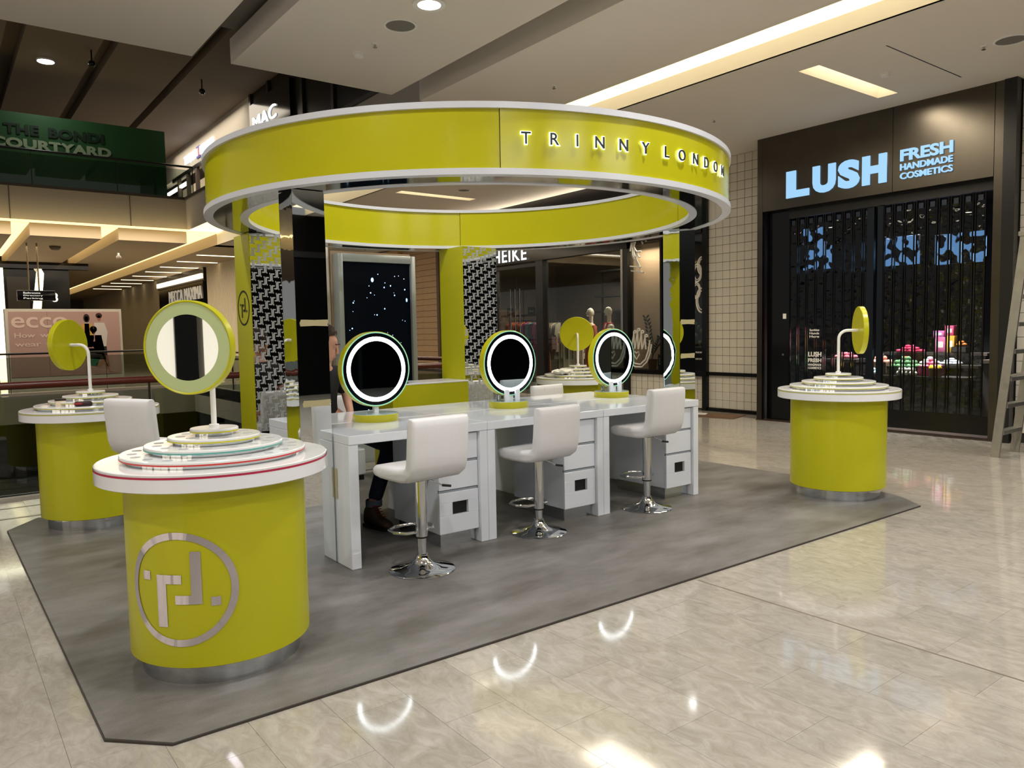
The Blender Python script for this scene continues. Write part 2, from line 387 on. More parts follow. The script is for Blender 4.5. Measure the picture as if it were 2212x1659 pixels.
# ---- black shopfront with the white lit lettering
lush = thing('shopfront', 'dark steel shopfront with light blue lettering and closed slatted shutter', 'shopfront', (10.6, 5.6, 0))
def LP(name, m, x0, x1, y0, y1, z0, z1, parent=lush, bev=0, **kw):
    return MB().box(x0-10.6, x1-10.6, y0-5.6, y1-5.6, z0, z1, bev).build(name, m, parent, smooth=False, **kw)
M_bst = mat('bronzed_steel', '57524A', .30, metal=1., var=.30, scale=2.2, bump=.02, bscale=3)
LP('fascia_panel', M_bst, 10.6, 10.66, 5.285, 7.33, 3.31, ZC); LP('fascia_panel', M_bst, 10.6, 10.66, 4.03, 5.278, 3.31, ZC)
LP('fascia_panel', M_bst, 10.603, 10.66, 3.92, 4.024, 0, ZC); LP('fascia_panel', M_bst, 10.603, 10.66, 7.336, 7.43, 0, ZC)
LP('soffit', M_blackm, 10.66, 11.4, 3.92, 7.43, 3.31, 3.40); LP('jamb', M_blackm, 10.66, 11.3, 7.38, 7.46, 0, ZC)
LP('jamb', M_dark, 10.58, 11.2, 3.78, 3.92, 0, ZC)
LP('door_panel', M_black, 10.74, 10.80, 6.94, 7.336, 0, 3.31)
LP('threshold', mat('threshold_brown', '3B3029', .3), 10.58, 11.2, 3.92, 7.43, 0, .012)
LP('door_lock', M_steel, 10.725, 10.74, 7.02, 7.05, 1.04, 1.07); LP('door_notice', M_whitem, 10.732, 10.74, 6.99, 7.045, 1.62, 1.70)
M_lush = mat('sign_blue_white', '30404C', .4, emit='9FD2FA', es=1.0)
def lsign(body, yL, yR, z, h, bold, name='lettering'):
    me = fit(text(body, 1, .012, bold), yL-yR, h); me.materials.append(M_lush)
    o = inst(name, me, lush, M=Matrix.Translation((-10.6, -5.6, 0)) @ FACE_NX(10.585, yL, z)); return o
for ch, a, b in (('L', 6.90, 6.52), ('U', 6.46, 6.10), ('S', 6.06, 5.74), ('H', 5.70, 5.355)): lsign(ch, a, b, 3.455, .40, .062, 'letter')
lsign('FRESH', 5.17, 4.50, 3.695, .155, .030); lsign('HANDMADE', 5.17, 4.50, 3.575, .085, .018); lsign('COSMETICS', 5.17, 4.50, 3.455, .085, .018)
# sliding shutter of hanging clear slats
M_slat = glass('shutter_slat', 'C2C8CC', .035, .05)
_nt = M_slat.node_tree; _g = [n for n in _nt.nodes if n.type == 'BSDF_GLOSSY'][0]
_v = _nt.nodes.new('ShaderNodeTexNoise'); _v.inputs['Scale'].default_value = 9; _v.inputs['Detail'].default_value = 1; _b = _nt.nodes.new('ShaderNodeBump'); _b.inputs['Strength'].default_value = .5; _b.inputs['Distance'].default_value = .05
_ge = _nt.nodes.new('ShaderNodeNewGeometry'); _nt.links.new(_ge.outputs['Position'], _v.inputs['Vector']); _nt.links.new(_v.outputs['Fac'], _b.inputs['Height']); _nt.links.new(_b.outputs[0], _g.inputs['Normal'])
slat_me = MB().box(-.004, .004, -.044, .044, .30, 3.06).data('slat', M_slat, smooth=False)
rod_me = MB().box(-.010, .010, -.008, .008, .28, 3.16).data('shutter_rod', M_black, smooth=False)
clip_me = MB().box(-.006, .006, -.03, .03, 3.06, 3.13).data('slat_clip', mat('clip_blue', '1A2433', .3), smooth=False)
for i in range(19):
    y = 6.88-.1475*i
    if 5.44 < y < 5.70: continue
    o = inst('slat', slat_me, lush, (.16, y-5.6, 0)); inst('slat_clip', clip_me, o)
    for d in (-.058, .058): inst('shutter_rod', rod_me, lush, (.16, y-5.6+d, 0))
LP('shutter_post', mat('post_blue_black', '10151C', .2), 10.74, 10.79, 5.60, 5.70, 0, 3.25); LP('shutter_post', MATS['post_blue_black'], 10.74, 10.79, 5.47, 5.55, 0, 3.25)
LP('bottom_rail', M_black, 10.735, 10.785, 4.03, 6.94, .05, .30); LP('top_track', M_blackm, 10.72, 10.80, 4.03, 6.94, 3.17, 3.31)
def decal(body, yL, yR, z, h, bold, x=10.728):
    me = fit(text(body, 1, .001, bold), yL-yR, h); me.materials.append(mat('decal_white', 'D9D6D0', .6)); inst('window_lettering', me, lush, M=Matrix.Translation((-10.6, -5.6, 0)) @ FACE_NX(x, yL, z))
decal('LUSH', 6.60, 6.38, 1.03, .075, .04); decal('FRESH', 6.60, 6.38, .945, .06, .04); decal('HANDMADE', 6.60, 6.38, .89, .035, .03); decal('COSMETICS', 6.60, 6.38, .84, .035, .03)
for t_, z_ in (('Sanitise', 1.42), ('Hands', 1.37), ('Here', 1.32)): decal(t_, 6.58, 6.42, z_, .035, .02)
# shop interior
struct('wall_shop_back', MB().box(14.4, 14.5, 2.6, 8.2, 0, ZC).box(11.3, 14.4, 8.1, 8.2, 0, ZC).box(11.3, 14.4, 2.6, 2.7, 0, ZC).box(11.3, 14.4, 2.6, 8.2, 3.6, 3.7), mat('shop_black', '0C0C0E', .6), label='black walls of the closed cosmetics shop')
for (y, z, x) in ((6.75, 3.2, 11.6), (4.75, 3.18, 11.7)):
    t = thing('spotlight', 'small lit spotlight behind the shutter ' + ('left' if y > 6 else 'right'), 'spotlight', (x, y, z))
    MB().lathe([(.05, 0), (.05, -.12), (.04, -.13)], 16).build('can', M_blackm, t); MB().lathe([(0, -.131), (.04, -.131)], 16, caps=False).build('bulb', M_lamp, t)
area('shop_spot', (12.1, 5.6, 3.2), .3, power=230, color=WHITE, spread=100); area('shop_spot', (12.1, 6.9, 3.2), .2, power=60, color=WHITE, spread=70)
M_slat_refl = mat('lit_panel', '0C1016', .5, emit='8FC4FF', es=1.)  # glowing noise blobs on added panels imitate reflections in the shutter slats
_nt = M_slat_refl.node_tree; _t = _nt.nodes.new('ShaderNodeNewGeometry'); _n = _nt.nodes.new('ShaderNodeTexNoise'); _n.inputs['Scale'].default_value = 7.5; _n.inputs['Detail'].default_value = .5; _c = _nt.nodes.new('ShaderNodeValToRGB'); _c.color_ramp.elements[0].position = .49; _c.color_ramp.elements[1].position = .52; _c.color_ramp.elements[1].color = (1.25, 1.25, 1.25, 1)
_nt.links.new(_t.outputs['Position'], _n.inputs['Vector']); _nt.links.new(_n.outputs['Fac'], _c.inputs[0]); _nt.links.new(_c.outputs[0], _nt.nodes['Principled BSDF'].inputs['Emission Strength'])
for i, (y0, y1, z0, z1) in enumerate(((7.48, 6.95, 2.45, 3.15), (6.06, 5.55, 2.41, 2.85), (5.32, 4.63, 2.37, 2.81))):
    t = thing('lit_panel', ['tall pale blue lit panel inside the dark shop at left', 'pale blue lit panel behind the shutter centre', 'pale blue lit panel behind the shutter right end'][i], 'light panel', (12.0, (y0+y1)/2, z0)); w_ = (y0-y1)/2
    MB().box(-.02, .02, -w_, w_, 0, z1-z0, .006).build('face', M_slat_refl, t, smooth=False)
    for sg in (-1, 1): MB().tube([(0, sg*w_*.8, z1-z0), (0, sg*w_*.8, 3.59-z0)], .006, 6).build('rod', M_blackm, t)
tb = thing('display_table', 'dark stepped display table loaded with bath products', 'table', (12.4, 5.6, 0))
M_tbl = mat('dark_timber', '3A322C', .5, var=.2, scale=10)
for (x0, x1, z) in ((-.42, -.02, .70), (-.02, .30, .86), (.30, .62, 1.04)): MB().box(x0, x1, -.75, .85, z-.04, z).build('shelf_top', M_tbl, tb, smooth=False)
MB().box(-.38, .60, -.72, .82, 0, .66).box(0, .6, -.72, .82, .66, .82).box(.32, .6, -.72, .82, .82, 1.0).build('body', mat('table_body', '24201D', .5), tb, smooth=False)
tb2 = thing('display_table', 'low crate table at the right of the stepped display', 'table', (12.6, 4.52, 0))
MB().box(-.25, .3, -.28, .3, .9, .95).build('top', M_tbl, tb2, smooth=False); MB().box(-.22, .27, -.25, .27, 0, .9).build('body', MATS['table_body'], tb2, smooth=False)
tb3 = thing('display_table', 'dark table with pink products seen left of the shutter post', 'table', (12.5, 6.85, 0))
MB().box(-.3, .3, -.22, .4, .88, .93).build('top', M_tbl, tb3, smooth=False); MB().box(-.27, .27, -.2, .37, 0, .88).build('body', MATS['table_body'], tb3, smooth=False)
def pile(name, col, n, cx, cy, z0, w, d, r, label, sc=(1, 1, 1), layers=3, cat='bath bomb'):
    me = MB().ball((0, 0, 0), r, 12, 8, sc).data(name, mat(name+col, col, .6, var=.08, scale=40))
    k = 0; layer = 0
    while k < n and layer < layers:
        f = 1-.28*layer; nx = max(1, int(w*f/(2*r*sc[1]))); nd = max(1, int(d*f/(2*r*sc[0])))
        for i in range(nx):
            for j in range(nd):
                if k >= n: break
                y = cy+(i-(nx-1)/2)*2*r*sc[1]+random.uniform(-.004, .004); x = cx+(j-(nd-1)/2)*2*r*sc[0]
                o = inst(name, me, None, (x, y, z0+r*sc[2]+layer*r*sc[2]*1.5), random.uniform(-.3, .3)); tag(o, label, cat, label.split(' in ')[0].split(' on ')[0]+'s'); k += 1
        layer += 1
def crate(cx, cy, z, w, d, h, col, label):
    t = thing('crate', label, 'crate', (cx, cy, z))
    m = mat('crate'+col, col, .7, var=.1, scale=20); e = .012
    MB().box(-d/2, d/2, -w/2, w/2, 0, e).build('base', m, t, smooth=False)
    for q in ((-d/2, -d/2+e, -w/2, w/2), (d/2-e, d/2, -w/2, w/2), (-d/2, d/2, -w/2, -w/2+e), (-d/2, d/2, w/2-e, w/2)): MB().box(*q, 0, h).build('side', m, t, smooth=False)
crate(12.2, 5.82, .705, .46, .3, .14, '3C4A33', 'dark green crate holding the green bath bombs'); pile('bath_bomb', '5E8A55', 44, 12.2, 5.82, .80, .46, .30, .040, 'pale green round bath bomb in the green pile')
crate(12.2, 6.22, .705, .30, .3, .20, '7A5A4A', 'brown crate holding the coral bath bombs'); pile('bath_bomb', 'E08A72', 36, 12.2, 6.22, .86, .32, .28, .040, 'coral round bath bomb in the coral pile')
crate(12.2, 5.44, .705, .28, .28, .15, 'B02A60', 'crimson crate holding the pink bath bombs'); pile('bath_bomb', 'E77F95', 34, 12.2, 5.44, .81, .28, .26, .034, 'pink round bath bomb in the crimson crate')
pile('soap_bar', 'C2274F', 26, 12.72, 6.0, 1.045, .48, .18, .04, 'crimson rounded soap bar on the top step', (.8, 1.1, .6), 3, 'soap')
pile('soap_bar', 'F2EDE4', 16, 12.56, 5.62, .865, .26, .24, .04, 'cream rounded soap bar on the middle step', (1, 1, .6), 3, 'soap')
pile('soap_bar', 'E8622C', 9, 12.56, 6.0, .865, .2, .16, .04, 'orange rounded soap bar on the middle step', (1, 1.1, .6), 3, 'soap')
pile('soap_bar', 'F07828', 6, 12.72, 5.22, 1.145, .16, .1, .035, 'bright orange soap bar on the top step', (1, 1.1, .7), 2, 'soap')
crate(12.72, 5.22, 1.045, .22, .2, .09, '2E2A28', 'dark crate under the bright orange soap bars')
pile('soap_bar', 'DCDDE0', 16, 12.56, 5.3, .865, .3, .24, .038, 'white and black striped soap bar on the middle step', (1, 1.2, .55), 3, 'soap')
pile('soap_roll', 'CFC2AE', 10, 12.02, 5.72, .705, .36, .1, .04, 'beige rolled soap on the front edge', (.9, .8, .9), 2, 'soap')
pile('soap_bar', '7E9AA0', 5, 12.04, 6.26, .705, .2, .1, .045, 'grey teal soap on the front edge', (1, .9, .7), 2, 'soap')
pile('soap_bar', '4E9AA8', 7, 12.6, 4.52, .955, .44, .2, .05, 'teal wrapped soap on the crate table', (1, 1, .7), 2, 'soap')
pile('soap_bar', 'DD6E78', 16, 12.45, 6.95, .935, .44, .24, .045, 'rose soap on the table left of the post', (1, 1, .7), 2, 'soap')
for y in (5.35, 5.25):
    t = thing('tub', 'small brown tub with a yellow cone lid ' + ('left' if y > 5.3 else 'right') + ' of the pair', 'tub', (12.03, y, .705)); MB().cyl((0, 0, 0), .04, .12, 16).build('pot', mat('tub_brown', '6A5426', .5), t); MB().lathe([(.044, .12), (.044, .135), (.02, .17), (0, .175)], 16).build('lid', mat('tub_yellow', 'F0C820', .5), t)
for i, (y, z, w, h, c) in enumerate(((5.60, 1.045, .18, .24, 'D0668A'), (5.44, 1.045, .12, .26, 'E8A030'), (5.46, 1.305, .13, .16, 'D8486A'), (5.62, 1.285, .16, .10, 'C46AA0'))):
    t = thing('gift_box', ['mauve printed gift box at the bottom left of the box stack', 'orange printed gift box at the bottom right of the box stack', 'red pink gift box topping the stack', 'lilac gift box on top of the mauve one'][i], 'box', (12.9, y, z)); MB().box(-.06, .06, -w/2, w/2, 0, h, .004).build('carton', mat('carton'+c, c, .5, var=.5, scale=18), t); MB().box(-.061, -.058, -w*.3, w*.3, h*.3, h*.7).build('print_panel', mat('carton_print', 'F2D9C8', .5, var=.4, scale=25), t)
# ================================================================== HEIKE boutique, beige display window, timber wall
M_pane = glass('shop_glass', 'D8DCDA', .05)
bt = thing('boutique_front', 'black framed glass boutique front with white lettering', 'shopfront', (11.2, 13, 0))
def HP(name, m, x0, x1, y0, y1, z0, z1, parent=bt): return MB().box(x0-11.2, x1-11.2, y0-13, y1-13, z0, z1).build(name, m, parent, smooth=False)
HP('post', M_dark, 11.12, 11.3, 10.80, 10.92, 0, 3.3); HP('post', M_steel, 11.11, 11.3, 10.92, 10.98, 0, 3.3); HP('post', M_dark, 11.12, 11.3, 13.45, 13.70, 0, 3.3); HP('post', M_dark, 11.12, 11.3, 15.34, 15.44, 0, 3.3)
HP('fascia', M_black, 11.1, 11.3, 10.80, 15.44, 3.10, ZC); HP('transom', M_dark, 11.12, 11.24, 13.7, 15.34, 2.98, 3.06)
HP('window_pane', M_pane, 11.19, 11.2, 10.98, 13.45, 0, 3.22); HP('door_pane', M_pane, 11.19, 11.2, 14.53, 15.34, .02, 2.98); HP('door_pane', M_pane, 11.19, 11.2, 13.70, 14.51, .02, 2.98)
for y in (14.68, 14.5, 14.32): MB().tube([(-.06, y-13, 1.0), (-.06, y-13, 2.5)], .012, 8).build('door_handle', M_chrome, bt)
me = fit(text('HEIKE', 1, .006, .004, 1.15), 1.30, .30); me.materials.append(mat('sign_white', 'FFFFFF', .4, emit='FFFFFF', es=1.3)); inst('lettering', me, bt, M=Matrix.Translation((-11.2, -13, 0)) @ FACE_NX(11.06, 15.25, 3.15))
struct('wall_boutique', MB().box(15.0, 15.1, 10.9, 17.6, 0, 3.5).box(11.3, 15, 17.5, 17.6, 0, 3.5).box(11.56, 15, 11.04, 11.08, 0, 3.5).box(11.3, 15, 10.9, 17.5, 3.4, 3.5), mat('boutique_wall', '5A5247', .7), label='dim walls inside the boutique')
area('boutique_lamp', (12.9, 13.2, 3.3), .6, 2.8, 260, WARM, spread=170)
tag(MB().box(12.78, 12.9, 11.2, 13.6, 3.33, 3.39).build('linear_light', M_lampw), 'long warm linear light inside the boutique ceiling', 'light')
sh = thing('shelf_frame', 'tall black open shelving frame inside the boutique', 'shelf', (14.2, 13.6, 0))
for y in (-1.4, -.15, 1.1): MB().box(-.02, .02, y-.02, y+.02, 0, 3.05).build('upright', M_blackm, sh, smooth=False)
for z in (1.95, 2.35, 3.0): MB().box(-.2, .2, -1.5, 1.2, z, z+.04).build('shelf', M_blackm, sh, smooth=False)
M_man = mat('mannequin_cream', 'D9CFBE', .45)
def mannequin(x, y, zb, label, dress, dcol, face=-PI/2-.5, straps=False, grey=False):
    t = thing('mannequin', label, 'mannequin', (x, y, 0), face)
    MB().box(-.25, .25, -.25, .25, 0, zb, .01).build('plinth', M_whitem, t)
    m = mat('mannequin_grey', '8E8C80', .45) if grey else M_man
    b = MB()
    b.ball((0, -.015, zb+1.68), .085, 20, 14, (.86, 1.02, 1.28)); b.lathe([(.05, zb+1.42), (.045, zb+1.5), (.048, zb+1.6)], 16)
    b.ball((0, -.105, zb+1.665), .018, 8, 6, (.6, 1, 1.2)); b.ball((0, -.085, zb+1.61), .03, 8, 6, (1, .8, .5))
    for s in (-1, 1): b.ball((s*.03, -.09, zb+1.695), .012, 8, 6)
    b.lathe([(.055, zb+1.44), (.13, zb+1.40), (.175, zb+1.34), (.15, zb+1.2), (.13, zb+1.05), (.16, zb+.9), (.14, zb+.8)], 24, M=Matrix.Diagonal((1.05, .62, 1, 1)))
    for s in (-1, 1):
        b.tube([(s*.17, 0, zb+1.36), (s*.23, .02, zb+1.12), (s*.24, -.06, zb+.88), (s*.23, -.12, zb+.74)], .04, 10, radii=[.045, .038, .03, .022])
        b.tube([(s*.08, 0, zb+.85), (s*.085, -.01, zb+.45), (s*.08, .01, zb+.05)], .06, 10, radii=[.075, .05, .035])
    b.build('figure', m, t)
    d = MB(); top = zb+1.28 if straps else zb+1.40
    d.lathe([(.10, top+.02), (.185, top-.06), (.165, zb+1.12), (.15, zb+1.02), (.19, zb+.8), (.25, zb+.3), (.27, zb+.2)], 30, M=Matrix.Diagonal((1.06, .72, 1, 1)), caps=False)
    if straps:
        for s in (-1, 1): d.tube([(s*.1, -.11, top-.02), (s*.1, -.07, zb+1.42), (s*.1, .06, zb+1.41)], .022, 6)
    else:
        for s in (-1, 1): d.tube([(s*.16, 0, zb+1.37), (s*.22, .02, zb+1.18), (s*.235, 0, zb+1.08)], .07, 10, radii=[.07, .075, .085])
    d.build('dress', mat('dress_'+dcol, dcol, .8, var=.45, scale=16), t)
mannequin(12.1, 14.62, .22, 'grey mannequin in a rust printed dress behind the window post', 1, '8A4A2C', grey=True)
mannequin(12.3, 13.12, .22, 'bald cream mannequin half hidden by the yellow disc', 1, 'B0583A')
mannequin(12.1, 12.32, .22, 'cream mannequin with bright red dress straps at the window', 1, 'D8352E', straps=True)
# garment rails
ORD = 'first second third fourth fifth sixth seventh eighth ninth tenth'.split()
CN = {'C8552E': 'orange', 'B85A30': 'rust', 'D06A3A': 'coral', 'A04526': 'brick red', '77403A': 'maroon', '5FA8A0': 'teal', 'B05A80': 'mauve', 'C070A0': 'pink', '8A4A70': 'plum', '466A68': 'dark teal', '7A7262': 'olive', '59564A': 'dark olive', '8F8570': 'khaki', '6A5A44': 'brown', '4A4A44': 'charcoal', 'CFC7B4': 'cream', 'BDB39C': 'beige', '9A8F7A': 'taupe', 'E0D9C8': 'ivory', '6B6250': 'moss'}
def rail(x, y, w, z, cols, lab, rot=PI/2, frame=M_blackm, n=12):
    t = thing('clothes_rail', lab, 'clothes rail', (x, y, 0), rot)
    MB().tube([(-w/2, 0, z), (w/2, 0, z)], .014, 8).build('bar', frame, t)
    for s in (-1, 1): MB().box(s*w/2-.015, s*w/2+.015, -.015, .015, 0, z+.02).build('upright', frame, t, smooth=False); MB().box(s*w/2-.015, s*w/2+.015, -.22, .22, 0, .03).build('foot', frame, t, smooth=False)
    MB().box(-w/2, w/2, -.012, .012, .22, .25).build('lower_bar', frame, t, smooth=False)
    for i in range(n):
        c = cols[i % len(cols)]; u = -w/2+w*(i+.7)/(n+.4)
        g = thing('garment', '%s %s garment, %s from the left on the %s' % (('short', 'long')[i % 2], CN[c], ORD[i], lab.split(' with ')[0]), 'garment', (x+math.cos(rot)*u, y+math.sin(rot)*u, z), rot, 'garments on the '+lab.split(' with ')[0])
        MB().tube([(0, 0, .0), (0, .02, .02), (0, 0, -.03), (0, -.17, -.09)], .004, 5).build('hanger', M_steel, g)
        h = (.72, .95)[i % 2]+.06*random.random()
        MB().prism([(-.06, -.04), (.06, -.04), (.20, -.11), (.23, -.35), (.18, -.36), (.19, -h), (-.19, -h), (-.18, -.36), (-.23, -.35), (-.20, -.11)], -.016, .016, M=Matrix.Rotation(PI/2, 4, 'Z') @ Matrix.Rotation(PI/2, 4, 'X'), bev=.006).build('cloth', mat('cloth'+c, c, .85, var=.25, scale=22), g)
rail(12.7, 16.3, 1.0, 1.78, ['C8552E', 'B85A30', 'D06A3A', 'A04526', '77403A'], 'far boutique rail with rust and orange garments', n=9)
rail(12.6, 15.55, .8, 1.76, ['5FA8A0', 'B05A80', 'C070A0', '8A4A70', '466A68'], 'middle boutique rail with teal and mauve garments', n=8)
rail(12.7, 14.95, .7, 1.74, ['7A7262', '59564A', '8F8570', '6A5A44', '4A4A44'], 'near boutique rail with olive and grey garments', n=8)
rail(12.35, 13.85, .62, 1.55, ['CFC7B4', 'BDB39C', '9A8F7A', 'E0D9C8', '6B6250'], 'white framed rail with cream garments', rot=PI/2+.2, frame=M_whitem, n=8)
tag(MB().box(12.0, 12.01, 14.0, 14.18, 1.05, 1.35).build('hanging_card', mat('card_pink', 'B58A88', .6)), 'dusty pink card hanging on the white framed rail', 'card')
for i, y in enumerate((16.35, 15.45)):
    t = thing('sale_sign', 'small black SALE sign on the shelf, ' + ('left' if i == 0 else 'right') + ' of the two', 'sign', (12.4, y, 1.93)); MB().box(-.01, .01, -.15, .15, 0, .19, .003).build('board', M_black, t)
    me = fit(text('SALE', 1, .001, .01), .17, .045); me.materials.append(MATS['decal_white']); inst('lettering', me, t, M=FACE_NX(-.012, .085, .06))
s3 = thing('wall_shelf', 'dark display ledge carrying the two sale signs', 'shelf', (12.4, 15.75, 1.88)); MB().box(-.15, .15, -.85, .85, 0, .045).build('board', M_blackm, s3, smooth=False); MB().box(.1, .14, -.8, -.76, -1.88, 0).box(.1, .14, .76, .8, -1.88, 0).build('support', M_blackm, s3, smooth=False)
# beige display window with line drawings
HPw = thing('display_window', 'beige lit display window with white line drawings on the glass', 'window display', (11.2, 10.3, 0))
def WP(name, m, x0, x1, y0, y1, z0, z1): return MB().box(x0-11.2, x1-11.2, y0-10.3, y1-10.3, z0, z1).build(name, m, HPw, smooth=False)
WP('back_board', mat('beige_board', 'C9A98C', .7, var=.04, scale=2), 11.50, 11.54, 10.12, 11.0, .7, 3.2); WP('back_board', M_blackm, 12.0, 12.05, 8.9, 9.95, 0, 3.2)
WP('window_pane', M_pane, 11.19, 11.2, 8.95, 9.9, .7, 3.21); WP('window_pane', M_pane, 11.19, 11.2, 9.95, 10.8, .7, 3.21); WP('ledge', M_blackm, 11.2, 11.5, 8.95, 11.0, .62, .70); WP('lintel', M_blackm, 11.2, 11.54, 8.95, 11.0, 3.21, 3.4); WP('upper_board', M_black, 11.1, 11.3, 8.95, 10.8, 3.4, ZC)
area('window_spot', (11.30, 10.5, 3.19), .10, .7, power=16, color=WARM, spread=130)
M_line = mat('line_drawing', 'D8D4CC', .5)
def draw(name, pts, closed=False, r=.016):
    MB().tube([(-.02, y-10.3, z) for y, z in pts], r, 6, closed).build(name, M_line, HPw)
def arc(cy, cz, ry, rz, a0, a1, n=18): return [(cy+ry*math.cos(math.radians(a0+(a1-a0)*i/n)), cz+rz*math.sin(math.radians(a0+(a1-a0)*i/n))) for i in range(n+1)]
draw('line_drawing', arc(10.52, 3.05, .20, .30, 150, -20)+arc(10.42, 2.70, .10, .10, 0, -90, 8)+[(10.75, 2.66)]); draw('line_drawing', arc(10.55, 3.05, .13, .22, 150, -20)+arc(10.48, 2.77, .06, .06, 0, -90, 8)+[(10.78, 2.75)])
draw('line_drawing', [(10.78, 3.28), (10.66, 3.10), (10.52, 2.90)]); draw('line_drawing', [(10.78, 3.05), (10.74, 3.20), (10.64, 3.22)]); draw('line_drawing', [(10.48, 3.02), (10.60, 3.02), (10.62, 2.88)])
for k, (y, zt) in enumerate(((10.70, 1.46), (10.60, 1.50), (10.50, 1.46), (10.40, 1.38))):
    draw('line_drawing', [(y+.06, 1.12)]+[(y+.05-.07+.0, zt-.04)]+arc(y-.045, zt-.03, .035, .04, 180, 0, 8)[::-1][::-1]+[(y-.03, 1.10)])
draw('line_drawing', [(10.76, 1.1), (10.78, .92), (10.68, .82), (10.52, .80), (10.38, .90), (10.30, 1.08), (10.26, 1.28)]); draw('line_drawing', [(10.80, .84), (10.66, .75), (10.48, .75), (10.34, .86), (10.26, 1.02), (10.22, 1.2)])
draw('line_drawing', [(10.62, .90), (10.70, 1.0), (10.67, 1.06), (10.62, 1.02), (10.57, 1.06), (10.54, 1.0)], True, .013)
for (cy, cz, ry, rz) in ((9.10, 2.5, .10, .16), (8.99, 2.62, .10, .16), (9.12, 2.18, .09, .14), (9.0, 2.0, .12, .22)): draw('line_drawing', arc(cy, cz, ry, rz, 0, 350), True); draw('line_drawing', arc(cy, cz, ry*.72, rz*.76, 0, 350), True, .01)
pl = thing('potted_plant', 'dark leaved potted plant in a terracotta pot in the beige window', 'plant', (11.38, 10.38, .70))
MB().lathe([(.07, 0), (.095, .18), (.10, .20), (.08, .20)], 20).build('pot', mat('terracotta', '6B3A26', .7), pl)
for s, pts in enumerate(([(0, 0, .2), (.0, -.02, .55), (0, .06, .85), (0, .18, 1.02)], [(0, .02, .2), (0, -.1, .45), (0, -.2, .62)])):
    MB().tube(pts, .008, 5).build('stem', mat('stem_green', '2E3A1E', .6), pl)
    for i in range(9):
        u = .3+.7*i/8; q = Vector(pts[0]).lerp(Vector(pts[-1]), u); q.y += .03*math.sin(u*6)
        for sd in (-1, 1): MB().ball(q+Vector((0, sd*.05, .03)), .05, 8, 5, (.3, 1, .35), Matrix.Rotation(sd*.7, 4, 'X')).build('leaf', mat('leaf_dark', '1C2616', .5), pl)
t = thing('notice_board', 'small black notice with white writing by the potted plant', 'sign', (11.40, 10.12, .70)); MB().box(-.01, .01, -.13, .13, .06, .30, .003).build('board', M_black, t)
for k, s_ in enumerate(('LET US CARE', 'FOR YOUR HANDS', 'WE LOVE IT')): me = fit(text(s_, 1, .001, .01), .2, .03); me.materials.append(MATS['decal_white']); inst('lettering', me, t, M=FACE_NX(-.012, .10, .20-.05*k))
MB().box(-.03, .03, -.1, .1, 0, .06).build('foot', M_blackm, t)
t = thing('hiring_sign', 'black WE ARE HIRING poster low in the dark window', 'sign', (11.17, 9.05, .72)); MB().box(-.004, .004, -.09, .09, 0, .42).build('sheet', M_black, t)
for k, s_ in enumerate(('WE ARE HIRING', 'SCAN TO APPLY')): me = fit(text(s_, 1, .001, .01), .16, .03); me.materials.append(MATS['decal_white']); inst('lettering', me, t, M=FACE_NX(-.006, .08, .32-.12*k))
vp = thing('trailing_plant', 'green trailing plant in the dark narrow window', 'plant', (11.40, 9.22, .72)); MB().lathe([(.07, 0), (.09, .16), (.07, .16)], 14).build('pot', M_blackm, vp)
for i in range(12):
    MB().ball((random.uniform(-.08, .08), random.uniform(-.1, .1), .3+.07*i), .05, 8, 5, (.4, 1, .7), Matrix.Rotation(random.uniform(-1, 1), 4, 'X')).build('leaf', mat('leaf_green', '48702E', .5), vp)
MB().tube([(0, 0, .1), (.02, .04, .6), (0, -.04, 1.1)], .008, 5).build('stem', MATS['stem_green'], vp)
# timber boarded wall of the shop beyond
tw = struct('wall_timber', MB().box(11.22, 11.4, 15.44, 22.5, 0, ZC), mat('board_gap', '3A2A1E', .8), label='tan horizontal timber boarding beyond the boutique')
bme = MB().box(-.03, 0, -2.25, 2.25, -.078, .078, .004, 1).data('board', mat('tan_board', 'A98A66', .55, var=.12, scale=5, objvar=.06))
for i in range(27): inst('board', bme, tw, (11.22, 17.75, .08+.163*i))
MB().box(11.1, 11.2, 17.86, 17.98, 0, 4.0).build('post', mat('post_brown', '4A3A2C', .5), tw, smooth=False)
MB().box(11.05, 11.3, 20.0, 23.5, 2.9, 3.0).box(11.05, 11.3, 20.0, 23.5, 3.85, 3.95).build('frame', mat('oak_frame', 'B8935E', .5), tw, smooth=False)
for i in range(8): MB().box(11.1, 11.2, 20.05+.45*i, 20.12+.45*i, 0, 3.9).build('upright', MATS['oak_frame'], tw, smooth=False)
MB().box(11.3, 11.34, 20, 23.5, 0, 3.9).build('lit_back', mat('warm_back', 'C69A5E', .7, emit='E8B060', es=.25), tw, smooth=False)
# cove along the boutique wall under the ceiling
struct('wall_side', MB().box(11.22, 11.4, 22.5, 27.1, 0, ZC), M_plast, label='plain wall past the timber boarding')
struct('trim_1', MB().box(10.9, 11.2, 8.95, 22, 3.98, 4.02).box(10.9, 10.93, 8.95, 22, 4.02, 4.10), M_plast, label='light cove ledge above the shops')
area('cove_lamp', (11.08, 15, 4.06), .12, 12, 60, WARM, rot=(PI, 0, 0), spread=170)
